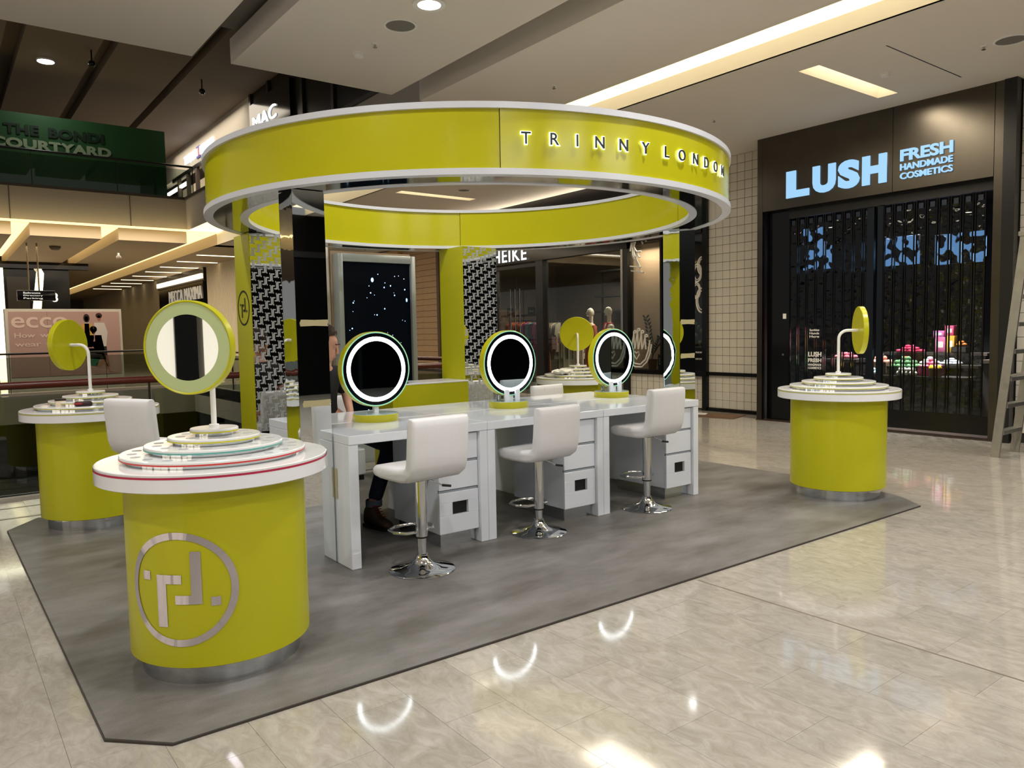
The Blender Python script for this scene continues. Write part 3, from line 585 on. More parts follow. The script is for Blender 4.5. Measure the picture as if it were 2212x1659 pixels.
# ================================================================== ATRIUM VOID, BALUSTRADES, FAR CONCOURSE, UPPER LEVEL
M_bal = glass('balustrade_glass', 'D6DCD8', .045)
M_post = mat('bal_post', '4A4540', .35, metal=.7)
def balustrade(label, p0, p1, n, z=0., rail=M_wood, rr=.036, h=1.07, low=False):
    t = thing('balustrade', label, 'balustrade', p0); d = Vector(p1)-Vector(p0); L = d.length; t.rotation_euler = (0, 0, math.atan2(d.y, d.x))
    MB().tube([(0, 0, h), (L, 0, h)], rr, 14).build('handrail', rail, t)
    for i in range(n):
        a, b = L*i/n, L*(i+1)/n
        MB().box(a+.012, b-.012, -.006, .006, .03, h-.10).build('glass_panel', M_bal, t, smooth=False)
    for i in range(n+1): MB().box(L*i/n-.008, L*i/n+.008, .012, .05, 0, h-.02).build('post', M_post, t, smooth=False)
    if low: MB().tube([(0, -.08, h-.20), (L, -.08, h-.20)], rr*.8, 10).build('lower_rail', rail, t)
    return t
balustrade('glass balustrade with red timber handrail along the near edge of the void', (-4.6, 8.64, 0), (6.6, 8.64, 0), 7)
balustrade('glass balustrade with two red timber rails turning along the void beside the boutique', (6.66, 8.75, 0), (6.66, 24.75, 0), 10, low=True)
balustrade('distant glass balustrade with thin dark handrail in front of the pink hoarding', (-8.0, 25.6, 0), (6.6, 25.6, 0), 6, rail=M_dark, rr=.03, h=1.12)
# slab edges around the void and the dark level below
M_fas = mat('slab_fascia', 'B4ACA0', .6, var=.03, scale=1)
M_void = mat('void_dark', '15130F', .35)
struct('trim_2', MB().box(-9, 6.6, 25.42, 25.5, -.85, .02).box(6.6, 6.68, 8.6, 25.5, -.85, .02).box(-9, 6.6, 8.52, 8.6, -.85, .02), M_fas, label='pale slab edge around the atrium void')
struct('wall_void', MB().box(-9, 9, 27, 27.1, -6, -.85).box(8.0, 8.1, 8.6, 27, -6, -.85).box(-9, 9, 7.4, 7.5, -6, -.85), M_void, label='dark shopfronts on the level below')
struct('floor_below', MB().box(-9, 9, 7.5, 27, -6.1, -6), mat('floor_lower', '2E2A24', .3), label='dim floor of the level below')
lowk = MB()
for i in range(6): lowk.box(-2+1.6*i, -.6+1.6*i, 26.9, 26.98, -3.2, -2.6)
struct('trim_3', lowk, mat('dim_lit_fascia', '4A4A48', .5, emit='6A6A60', es=.05), label='dim shop signs on the level below')
# far ceiling with troughs
fc = MB()
for (x0, x1) in ((-12, 1.96), (2.40, 4.20), (4.66, 6.6), (7.5, 11.4)): fc.box(x0, x1, 25.5, 70, ZC, ZC+.35)
fc.box(-12, 7.5, 25.5, 70, ZC+.36, ZC+.40)
fcl = struct('ceiling_far', fc, mat('far_ceiling', 'B7A68C', .7), label='warm lit ceiling of the far concourse')
M_cove = mat('cove_glow', 'FFF2D0', .6, emit='FFE2A2', es=1.6)
MB().quad((1.96, 25.5, ZC+.35), (2.40, 25.5, ZC+.35), (2.40, 36, ZC+.35), (1.96, 36, ZC+.35)).quad((4.20, 25.5, ZC+.35), (4.66, 25.5, ZC+.35), (4.66, 36, ZC+.35), (4.20, 36, ZC+.35)).quad((6.6, 25.0, ZC+.35), (7.5, 25.0, ZC+.35), (7.5, 60, ZC+.35), (6.6, 60, ZC+.35)).quad((-9, 24.95, ZC+.36), (6.7, 24.95, ZC+.36), (6.7, 25.5, ZC+.36), (-9, 25.5, ZC+.36)).build('cove_light', M_cove, fcl, smooth=False)
for i in range(9):
    y = 28.8+2.75*i; MB().box(7.8, 9.3, y, y+.16, ZC-.012, ZC+.01).build('strip_light', M_lampw, fcl, smooth=False)
t = thing('smoke_detector', 'dark smoke detector on the far concourse ceiling', 'smoke detector', (3.3, 28.1, ZC)); MB().lathe([(.16, 0), (.16, -.05), (.10, -.12), (0, -.12)], 20).build('body', mat('detector_grey', '5C5046', .6), t); MB().lathe([(.05, -.121), (0, -.121)], 12, caps=False).build('sensor', M_blackm, t)
t = thing('dome_camera', 'hanging dome camera on the far concourse ceiling', 'camera', (5.16, 28.4, ZC)); MB().cyl((0, 0, -.18), .03, .18, 10).build('stem', M_whitem, t); MB().ball((0, 0, -.25), .08, 14, 10).build('dome', mat('camera_dome', '8A8070', .15), t)
# walls of the far concourse
M_beige = mat('far_beige', 'BFB29A', .6, var=.05, scale=1)
struct('wall_far', MB().box(-12, 14, 66, 66.2, 0, ZC), mat('far_wall', '6E6253', .6), label='wall at the end of the far concourse')
fwr = struct('wall_far_right', MB().box(9.4, 9.6, 42, 66, 0, ZC).box(9.4, 11.4, 27.0, 27.1, 0, ZC), M_beige, label='beige wall of the far concourse')
mec = thing('shopfront', 'dark beauty store front with thin lettering in the far concourse', 'shopfront', (9.4, 36.5, 0))
MB().box(0, .2, -2.7, 5.5, 0, 3.9).build('glass_front', mat('store_dark', '15100E', .15), mec, smooth=False); MB().box(-.05, .2, -2.7, 5.5, 3.9, ZC).build('header', mat('store_header', '2A241E', .4), mec, smooth=False)
MB().box(-.12, -.05, -2.6, 5.4, 4.0, 4.2).build('cove_strip', M_lampw, mec, smooth=False)
MB().box(-.06, 0, -2.6, 3.6, 3.0, 3.88).build('sign_board', M_black, mec, smooth=False)
for s_, a_, b_ in (('MECCA', 3.1, .62), ('MAXIMA', .30, -2.5)): me = fit(text(s_, 1, .02, -.008), a_-b_, .55); me.materials.append(mat('sign_gold', 'B8AD98', .4, emit='E6DCC8', es=.35)); inst('lettering', me, mec, M=FACE_NX(-.09, a_, 3.15))
for y in (-1.5, .2, 1.9, 3.8): MB().box(-.04, .0, y, y+.12, 0, 3.0).build('mullion', mat('mullion_pale', '77706A', .4), mec, smooth=False)
MB().box(-.02, 0, 3.9, 5.3, .2, 2.9).build('lit_bay', mat('store_red', '3A1614', .4, emit='6A201C', es=.12), mec, smooth=False)
rb = struct('wall_ribbed', MB().box(9.45, 9.7, 29.6, 33.6, 0, ZC), M_beige, label='cream ribbed wall between the stores')
rme = MB().lathe([(.05, 0), (.05, ZC)], 8).data('rib', mat('rib_cream', 'D9CDB4', .25))
for i in range(26): inst('rib', rme, rb, (9.43, 29.7+.15*i, 0))
# black lift tower with lit edges
lf = thing('lift_tower', 'black glazed lift tower with glowing white edges behind the hoarding', 'lift', (3.2, 34.4, 0))
MB().box(-1.5, 1.25, 0, 2.5, 0, ZC).build('shaft', M_black, lf, smooth=False); MB().box(-1.5, 1.9, -.3, .02, 4.2, ZC).build('canopy', M_black, lf, smooth=False)
MB().prism([(0.05, 4.3), (.30, 4.3), (.42, 4.05), (.26, 2.6), (.14, 0), (-.1, 0), (-.03, 2.6), (.16, 4.05)], -.06, 0, M=Matrix.Rotation(PI/2, 4, 'X')).build('light_edge', M_lampw, lf, smooth=False); MB().box(-1.2, -.9, -.06, 0, 0, 4.3).build('light_edge', M_lampw, lf, smooth=False)
MB().box(-.8, -.1, -.04, 0, .2, 3.9).build('glass_bay', mat('lift_glass', '2A241E', .2), lf, smooth=False)
me = fit(text('3', 1, .01, .02), .18, .34); me.materials.append(mat('sign_soft_white', 'E8E8E8', .5, emit='FFFFFF', es=.5)); inst('level_number', me, lf, M=FACE_NY(.62, -.32, 2.95))
hs = thing('hanging_sign', 'black directory sign hanging from two rods over the far concourse', 'sign', (2.66, 27.5, 2.70))
MB().box(-.50, .50, -.05, .05, 0, .31, .01).build('board', M_black, hs)
for x in (-.18, .08): MB().tube([(x, 0, .3), (x, 0, 1.75)], .02, 8).build('rod', mat('rod_brass', '8A7A58', .3, metal=.8), hs)
for k, s_ in enumerate(('Bathrooms', 'Directory', 'Parking')): me = fit(text(s_, 1, .002, 0), .50 if k else .44, .055); me.materials.append(MATS['sign_soft_white']); inst('lettering', me, hs, M=FACE_NY(-.34, -.054, .21-.085*k))
# pink shoe hoarding
M_pink = mat('poster_pink', 'B5928A', .4, var=.05, scale=.6)
ec = thing('hoarding', 'dusty pink shoe advertising hoarding across the void', 'hoarding', (3.27, 26.5, 0))
MB().box(-1.52, 1.53, 0, .5, 0, 2.42).build('body', M_plast, ec, smooth=False)
MB().box(-1.44, 1.46, -.01, 0, .42, 2.34).build('poster', M_pink, ec, smooth=False)
for x in (-.47, .50): MB().box(x-.004, x+.004, -.013, -.009, .42, 2.34).build('seam', mat('poster_seam', '8A6A64', .5), ec, smooth=False)
M_ptxt = mat('poster_letter', 'D9BFB2', .5)
def PT(body, x0, x1, z, h, bold=.0):
    me = fit(text(body, 1, .002, bold), x1-x0, h); me.materials.append(M_ptxt); inst('lettering', me, ec, M=FACE_NY(x0, -.014, z))
PT('ecco', -1.38, .06, 1.86, .32, .012); PT('How', -1.32, -.80, 1.57, .15, .015); PT('will', -.68, -.28, 1.57, .15, .015); PT('you', -.16, .28, 1.52, .15, .015); PT('wear', -1.32, -.66, 1.31, .10, .015); PT('them?', -.54, .12, 1.31, .15, .015)
def figure(parts):
    for nm, col, poly in parts: MB().prism([(x, z) for x, z in poly], .0, .003, M=Matrix.Translation((0, -.012, 0)) @ Matrix.Rotation(PI/2, 4, 'X')).build(nm, mat('print'+col, col, .5), ec, smooth=False)
def ell(cx, cz, rx, rz, n=14): return [(cx+rx*math.cos(2*PI*i/n), cz+rz*math.sin(2*PI*i/n)) for i in range(n)]
figure([('printed_hair', '2C1A16', ell(.56, 2.14, .085, .13)), ('printed_face', 'A8745E', ell(.56, 2.12, .05, .08)), ('printed_shirt', 'C99A52', [(.42, 1.98), (.70, 1.98), (.74, 1.55), (.68, 1.25), (.44, 1.25), (.40, 1.6)]), ('printed_shirt', 'D8CFC8', [(.50, 2.0), (.62, 2.0), (.64, 1.3), (.48, 1.3)]),
        ('printed_hair', '3A1E16', ell(.90, 2.22, .09, .08)), ('printed_face', '9A6450', ell(.90, 2.14, .055, .085)), ('printed_shirt', 'CFC4BE', [(.76, 2.0), (1.04, 2.0), (1.12, 1.7), (1.06, 1.25), (.76, 1.25)]), ('printed_trousers', '2A2420', [(.74, 1.27), (1.07, 1.27), (1.08, 1.0), (.76, 1.05)]), ('printed_leg', '9A6450', [(.92, 1.05), (1.08, 1.02), (1.14, .65), (1.06, .65)]),
        ('printed_shirt', 'B98A84', [(.52, 1.62), (.94, 1.62), (1.02, 1.1), (.46, 1.1)]), ('printed_hair', '2A120E', ell(.73, 1.80, .10, .10)), ('printed_face', '6A3A2C', ell(.73, 1.73, .055, .08)),
        ('printed_shirt', '241C1C', [(.56, 1.22), (.92, 1.22), (1.06, .86), (.48, .92)]), ('printed_hair', '3A1A14', ell(.74, 1.34, .07, .09)), ('printed_face', 'B07E68', ell(.74, 1.29, .045, .07)), ('printed_trousers', '2E6A50', [(.62, .92), (.88, .94), (.78, .66), (.60, .70)]), ('printed_leg', 'A8785E', [(.76, .74), (1.0, .88), (1.16, .50), (1.26, .46), (1.12, .46), (.98, .72), (.80, .62)])])
# ---- upper level
M_uc = mat('upper_ceiling', '7E7266', .8)
uc = MB()
for (x0, x1) in ((-12, 1.9), (2.3, 4.0), (4.35, 6.2), (6.45, 12)): uc.box(x0, x1, 8.6, 60, 9.2, 9.5)
uc.box(-12, 12, 8.6, 60, 9.55, 9.6)
struct('ceiling_upper', uc, M_uc, label='dark upper level ceiling with deep slots')
uf = struct('trim_4', MB().box(-12, 6.6, 25.42, 25.5, 4.84, 5.81).box(6.6, 6.68, 8.75, 25.5, 4.84, 5.81).box(-12, 6.7, 25.5, 26.4, 4.84, 4.9), M_fas, label='plaster slab edge of the upper level')
for x in (-1.6, 1.95, 5.0): MB().box(x-.01, x+.01, 25.41, 25.43, 4.84, 5.81).build('panel_joint', mat('joint_dark', '5A5248', .7), uf, smooth=False)
MB().box(-12, 6.64, 25.38, 25.5, 5.78, 5.86).box(6.56, 6.68, 8.75, 25.5, 5.78, 5.86).build('capping', mat('capping_dark', '4A443C', .5), uf, smooth=False)
struct('floor_upper', MB().box(-12, 12, 25.5, 60, 5.5, 5.7).box(6.7, 12, 8.6, 25.5, 5.5, 5.7), M_fas, label='floor slab of the upper level')
balustrade('dark railed glass balustrade in front of the green hoarding upstairs', (-4, 25.6, 5.75), (6.9, 25.6, 5.75), 5, rail=M_dark, rr=.035, h=1.10)
gh = thing('hoarding', 'dark green upstairs hoarding reading THE BONDI COURTYARD', 'hoarding', (2.0, 26.3, 5.7))
M_green = mat('hoarding_green', '1E4A20', .5, var=.06, scale=.7)
MB().box(-6, 4.28, 0, .4, 0, 2.32).build('panel', M_green, gh, smooth=False)
for s_, a_, b_ in (('THE', -.01, .85), ('BONDI', 1.08, 2.54)): me = fit(text(s_, 1, .01, .05, 1.08), b_-a_, .29); me.materials.append(mat('letter_dark_green', '0E2410', .5)); inst('lettering', me, gh, M=FACE_NY(a_, -.02, 1.70))
me = fit(text('COURTYARD', 1, .01, .05, 1.05), 3.05, .28); me.materials.append(mat('letter_sage', '8A9A78', .5)); inst('lettering', me, gh, M=FACE_NY(-.33, -.02, 1.31))
# clothing store upstairs
ts = thing('shopfront', 'upstairs store with white lettering and a small flag emblem', 'shopfront', (8.6, 31, 5.7))
MB().box(0, .3, -6, 6, 2.45, 3.5).build('fascia', M_plast, ts, smooth=False); MB().box(0, .2, -6, -1.2, 0, 2.45).build('dark_window', M_dark, ts, smooth=False)
MB().box(.9, 1.0, -1.2, 6, 0, 2.45).build('lit_interior', mat('store_cream', 'C9B9A2', .7, emit='D8C4A0', es=.35), ts, smooth=False); MB().box(-.02, .05, -6, 4, 2.35, 2.5).build('header_bar', M_dark, ts, smooth=False)
MB().box(0, .12, 1.9, 5.5, 2.0, 2.1).build('tube_light', M_lamp, ts, smooth=False)
for y in (-1.2, .3, 1.6, 3.0): MB().box(-.02, .1, y, y+.2, 0, 2.4).build('mullion', mat('mullion_dim', '5A5048', .5), ts, smooth=False)
M_ts = mat('sign_white_cool', 'FFFFFF', .4, emit='DDEBFF', es=2.0)
for s_, a, b in (('TOMMY', 1.9, .25), ('HILFIGER', -.35, -2.15)): me = fit(text(s_, 1, .02, .03), a-b, .32); me.materials.append(M_ts); inst('lettering', me, ts, M=FACE_NX(-.04, a, 2.72))
for nm, c, y0, y1, z0, z1, x in (('flag_emblem', '1A2A8A', .18, -.30, 2.66, 3.10, -.02), ('flag_emblem', 'FFFFFF', .18, -.06, 2.74, 3.02, -.03), ('flag_emblem', 'D8203A', -.06, -.30, 2.74, 3.02, -.03)): MB().box(x-.01, x, y1, y0, z0, z1).build(nm, mat('flag'+c, c, .5, emit=c, es=.6), ts, smooth=False)
mc = thing('shopfront', 'black upstairs store with angular white lettering', 'shopfront', (8.6, 19, 5.7))
MB().box(0, .3, -9, 5.95, 0, 3.5).build('front', mat('store_black', '141412', .25), mc, smooth=False)
for y in (-6, -3, -.4, 1.6, 4.2, 5.8): MB().box(-.06, 0, y, y+.15, 0, 3.5).build('mullion', mat('mullion_black', '2A2926', .35), mc, smooth=False)
MB().box(-.1, 0, 2.4, 5.8, 2.05, 3.1).build('sign_board', M_black, mc, smooth=False)
me = fit(text('MAC', 1, .02, .0), 2.0, .40); me.materials.append(MATS['sign_white']); inst('lettering', me, mc, M=FACE_NX(-.12, 5.45, 2.25))
struct('wall_upper', MB().box(-12, 12, 44, 44.2, 5.7, 9.6), mat('upper_wall', '3A332C', .6), label='dark back wall of the upper level')
t = thing('pendant_lamp', 'bright round lamp on the dark upper ceiling', 'lamp', (2.96, 24.9, 9.2)); MB().cyl((0, 0, -.05), .22, .05, 20).build('housing', M_whitem, t); MB().lathe([(0, -.06), (.20, -.06)], 20, caps=False).build('lens', mat('lamp_hot', 'FFFFFF', .4, emit='FFF6E6', es=14), t)
for i, (x, y) in enumerate(((3.85, 23.4), (6.9, 24.2))):
    t = thing('dome_camera', ['small dome camera beside the bright upper lamp', 'small dome camera near the upstairs lettering'][i], 'camera', (x, y, 9.2)); MB().cyl((0, 0, -.3), .02, .3, 8).build('stem', M_dark, t); MB().ball((0, 0, -.36), .09, 12, 8).build('dome', M_black, t)
# digital screen in front of the void
ds = thing('digital_screen', 'tall black digital screen showing scattered stars in a pale frame', 'screen', (4.21, 8.1, 0))
M_scf = mat('screen_frame', 'AEB6B8', .3, metal=.3)
MB().box(-.50, -.44, 0, .16, 0, 2.42, .006).build('frame_side', M_scf, ds); MB().box(.44, .50, 0, .16, 0, 2.42, .006).build('frame_side', M_scf, ds); MB().box(-.44, .44, 0, .16, 2.33, 2.42, .006).build('frame_top', M_scf, ds); MB().box(-.44, .44, .0, .16, 0, .42, .006).build('frame_bottom', M_scf, ds)
MB().box(-.52, .52, .16, .20, 0, 2.46, .004).build('back_panel', mat('tan_edge', '9A8468', .5), ds)
MB().box(-.44, .44, .04, .16, .42, 2.33).build('display', mat('display_black', '020306', .35, spec=.12, emit='030a14', es=.4), ds, smooth=False)
st = MB(); rs = random.Random(3)
for i in range(60):
    x, z = rs.uniform(-.38, .40), .5+1.7*rs.random(); r = rs.choice((.004, .005, .006, .009)); st.ball((x, .038, z), r, 6, 4, (1, .2, 1))
st.ball((-.06, .038, 2.13), .022, 10, 6, (.8, .2, 1.2)); st.ball((.39, .038, 1.9), .018, 8, 6, (.6, .2, 1.3))
st.build('star_picture', mat('star_glow', 'DCEBFF', .5, emit='9CC4FF', es=2.2), ds)
MB().ring(.535, .56, 0, .003, 20, a0=math.radians(77), a1=math.radians(102), M=Matrix.Translation((-.30, .039, .72)) @ Matrix.Rotation(PI/2, 4, 'X')).build('planet_glow', mat('planet_glow', '3A6A80', .5, emit='2A5A70', es=.5), ds)
pw = thing('column', 'slim pale column just left of the digital screen', 'column', (3.57, 8.36, 0)); MB().box(-.10, .10, -.1, .1, 0, 2.8, .01).build('shaft', mat('column_pale', 'CFC9BA', .15), pw); MB().box(-.11, .11, -.11, .11, 0, .1).build('base', M_steel, pw)
# ================================================================== THE KIOSK
def carpet():
    m = mat('grey_vinyl', '6E6B68', .40, spec=.35, var=.1, scale=1.3, bump=.05, bscale=220)
    nt = m.node_tree; b = nt.nodes['Principled BSDF']; L = nt.links
    g = nt.nodes.new('ShaderNodeNewGeometry'); n = nt.nodes.new('ShaderNodeTexNoise'); n.inputs['Scale'].default_value = 260; n.inputs['Detail'].default_value = 2
    L.new(g.outputs['Position'], n.inputs['Vector']); cr = nt.nodes.new('ShaderNodeValToRGB'); cr.color_ramp.elements[0].position = .35; cr.color_ramp.elements[1].position = .75; cr.color_ramp.elements[0].color = (.86, .86, .86, 1); cr.color_ramp.elements[1].color = (1.25, 1.25, 1.25, 1)
    L.new(n.outputs['Fac'], cr.inputs[0]); mx = nt.nodes.new('ShaderNodeMixRGB'); mx.blend_type = 'MULTIPLY'; mx.inputs[0].default_value = 1
    L.new(b.inputs['Base Color'].links[0].from_socket, mx.inputs[1]); L.new(cr.outputs[0], mx.inputs[2]); L.new(mx.outputs[0], b.inputs['Base Color'])
    n3 = nt.nodes.new('ShaderNodeTexNoise'); n3.inputs['Scale'].default_value = 1.5; n3.inputs['Detail'].default_value = 7; n3.inputs['Roughness'].default_value = .65; mp = nt.nodes.new('ShaderNodeMapping'); mp.inputs['Scale'].default_value = (.8, 1.9, 1); L.new(g.outputs['Position'], mp.inputs[0]); L.new(mp.outputs[0], n3.inputs['Vector'])
    c3 = nt.nodes.new('ShaderNodeValToRGB'); c3.color_ramp.elements[0].position = .36; c3.color_ramp.elements[1].position = .66; c3.color_ramp.elements[0].color = (.66, .64, .60, 1); c3.color_ramp.elements[1].color = (1.28, 1.28, 1.30, 1); L.new(n3.outputs['Fac'], c3.inputs[0])
    m3 = nt.nodes.new('ShaderNodeMixRGB'); m3.blend_type = 'MULTIPLY'; m3.inputs[0].default_value = 1; L.new(mx.outputs[0], m3.inputs[1]); L.new(c3.outputs[0], m3.inputs[2]); L.new(m3.outputs[0], b.inputs['Base Color'])
    return m
MZ = .012
mt = thing('floor_mat', 'grey mottled vinyl floor mat with clipped corners under the kiosk', 'mat', (0, 0, 0))
MB().prism(MATPOLY, .0005, MZ).build('sheet', carpet(), mt, smooth=False)
MB().prism([(x+(3.6-x)*-.0015, y+(5.2-y)*-.0015) for x, y in MATPOLY], .0004, MZ-.003).build('edge_trim', mat('mat_edge', '3A342E', .5), mt, smooth=False)
# ---- canopy
CX, CY, RO, RI, Z0, Z1 = 3.70, 5.40, 2.09, 1.80, 2.40, 2.81
cn = thing('canopy', 'large lime yellow ring canopy with white edges and lit lettering', 'canopy', (CX, CY, Z0))
H = Z1-Z0
A_SEAM = 4.1937
for i in range(4): MB().ring(RO-.03, RO-(.0 if i % 2 == 0 else .004), .035, H-.035, 40, a0=A_SEAM+PI/2*i+.0012, a1=A_SEAM+PI/2*(i+1)-.0012).build('outer_panel', M_limeg, cn)
B_SEAM = 1.0411
for i in range(4): MB().ring(RI+(.0 if i % 2 else .004), RI+.03, .03, H-.03, 40, a0=B_SEAM+PI/2*i+.0012, a1=B_SEAM+PI/2*(i+1)-.0012).build('inner_panel', M_limeg, cn)
M_trim = mat('white_trim', 'DADCE2', .22)
MB().ring(RO-.05, RO+.016, H-.036, H, 160).build('top_edge', M_trim, cn); MB().ring(RO-.05, RO+.016, 0, .036, 160).build('bottom_edge', M_trim, cn)
MB().ring(RI-.012, RI+.05, H-.03, H, 160).build('inner_top_edge', M_trim, cn); MB().ring(RI-.012, RI+.05, 0, .03, 160).build('inner_bottom_edge', M_trim, cn)
MB().ring(RI+.045, RO-.045, .004, .02, 160).build('mirrored_soffit', M_soffit, cn); MB().ring(RI+.02, RO-.02, H-.02, H-.004, 160).build('top_board', M_whitem, cn)
M_lface = mat('letter_face', '23282C', .3); M_lglow = mat('letter_glow', 'FFFFFF', .4, emit='EFFFE4', es=2.)
LET = list(zip('TRINNYLONDON', (4.2649, 4.345, 4.4146, 4.4855, 4.5665, 4.6487, 4.7377, 4.8129, 4.8901, 4.9632, 5.0424, 5.1211)))
for ch, a in LET:
    g = text(ch, .098, .003, .0052, align='CENTER'); g.materials.append(M_lglow); f = text(ch, .098, .003, .0008, align='CENTER'); f.materials.append(M_lface)
    c_, s_ = math.cos(a), math.sin(a)
    Mx = frame_m(((RO+.010)*c_, (RO+.010)*s_, H/2-.030), (-s_, c_, 0), (0, 0, 1))
    o = inst('letter', f, cn, M=Mx @ Matrix.Translation((0, 0, .006))); inst('letter_halo', g, o, M=Matrix.Translation((0, 0, -.006)))
# ---- pillars
def logo_pts(): return [((-.70, .15), (-.54, .305)), ((-.40, -.66), (-.22, .257)), ((-.22, .10), (.06, .257)), ((.22, -.257), (.40, .66)), ((-.06, -.257), (.22, -.10)), ((.54, -.305), (.70, -.15))]
M_ppat = mat('pattern_grey', 'AEB1B3', .35)
def pattern(mb, w, h, M):
    s = .072
    for c in range(-1, int(w/.0515)+3):
        for r in range(-6, int(h/.105)+4):
            ox, oz = c*.0515, c*.033 % .105+r*.105
            for (a, b) in logo_pts():
                x0, z0, x1, z1 = ox+a[0]*s*.86, oz+a[1]*s, ox+b[0]*s*.86, oz+b[1]*s
                x0, x1 = max(0, x0), min(w, x1); z0, z1 = max(0, z0), min(h, z1)
                if x1-x0 > .001 and z1-z0 > .001: mb.quad(*[M @ Vector(p) for p in ((x0, z0, 0), (x1, z0, 0), (x1, z1, 0), (x0, z1, 0))])
def pillar(label, x0, x1, y0, y1, kind):
    w, d = x1-x0, y1-y0; h = Z0
    t = thing('pillar', label, 'pillar', ((x0+x1)/2, (y0+y1)/2, MZ)); h -= MZ
    if kind == 'mirror':
        MB().box(-w/2+.004, w/2-.004, -d/2+.004, d/2-.004, 0, h).build('core', M_dark, t, smooth=False)
        MB().box(-w/2, w/2, -d/2, -d/2+.004, 0, h).build('mirror_front', M_mirror, t, smooth=False); MB().box(-w/2, w/2, d/2-.004, d/2, 0, h).build('mirror_back', M_mirror, t, smooth=False)
        MB().box(-w/2, -w/2+.004, -d/2+.0005, d/2, 0, h).build('mirror_side', mat('mirror_wavy', 'DDE1E2', .02, metal=1., bump=.10, bscale=3.2), t, smooth=False); MB().box(w/2-.004, w/2, -d/2+.0005, d/2, 0, h).build('mirror_side', MATS['mirror_wavy'], t, smooth=False)
    else:
        MB().box(-w/2, w/2, -d/2+.004, d/2, 0, h).build('lime_casing', M_lime, t, smooth=False)
        MB().box(-w/2+.006, w/2, -d/2, -d/2+.004, 0, h).build('mirror_front', M_mirror, t, smooth=False)
        p = MB(); pattern(p, w-.012, h, frame_m((-w/2+.008, -d/2-.0008, 0), (1, 0, 0), (0, 0, 1))); p.build('printed_pattern', M_ppat, t, smooth=False)
        if kind == 'logo':
            m = mat('logo_black', '1C1A14', .4); R = .157
            F = frame_m((-w/2-.001, .0, 1.74), (0, -1, 0), (0, 0, 1))
            MB().ring(R*.9, R, 0, .002, 48, M=F).build('logo_ring', m, t, smooth=False)
            q = MB()
            for (a, b) in logo_pts(): q.quad(*[F @ Vector((x*R*.85, z*R*.85, .002)) for x, z in (a, (b[0], a[1]), b, (a[0], b[1]))])
            q.build('logo_mark', m, t, smooth=False)
    return t
pillar('mirror clad pillar at the near end of the white desks', 1.82, 2.03, 4.61, 4.83, 'mirror')
pillar('mirror clad pillar at the far end of the white desks', 5.42, 5.63, 4.61, 4.81, 'mirror')
pillar('yellow pillar with black round logo and patterned mirror front', 2.25, 2.66, 6.72, 7.12, 'logo')
pillar('yellow pillar with patterned mirror front beside the lime counter', 4.48, 4.92, 6.73, 7.18, 'plain')
def tape(loc, w, h, axis, label):
    o = MB()
    pts = [(0, 0), (w*.5, .003), (w, 0), (w-.004, h*.3), (w+.003, h*.6), (w, h), (w*.5, h-.002), (.005, h), (-.004, h*.5)]
    o.prism(pts, 0, .0012, M=frame_m((0, 0, 0), (1, 0, 0) if axis == 'y' else (0, -1, 0), (0, 0, 1)))
    q = o.build('masking_tape', M_tape, smooth=False); q.location = loc; tag(q, label, 'tape')
tape((1.845, 4.6085, 1.555), .183, .042, 'y', 'upper strip of beige masking tape on the near mirror pillar')
tape((1.845, 4.6085, 1.045), .183, .042, 'y', 'lower strip of beige masking tape on the near mirror pillar')
tape((2.038, 4.606, .44), .035, .20, 'x', 'vertical beige masking tape strip on the white desk end')
tape((5.43, 4.6085, 1.535), .19, .045, 'y', 'upper strip of pale tape on the far mirror pillar')
tape((5.43, 4.6085, 1.225), .19, .045, 'y', 'lower strip of pale tape on the far mirror pillar')
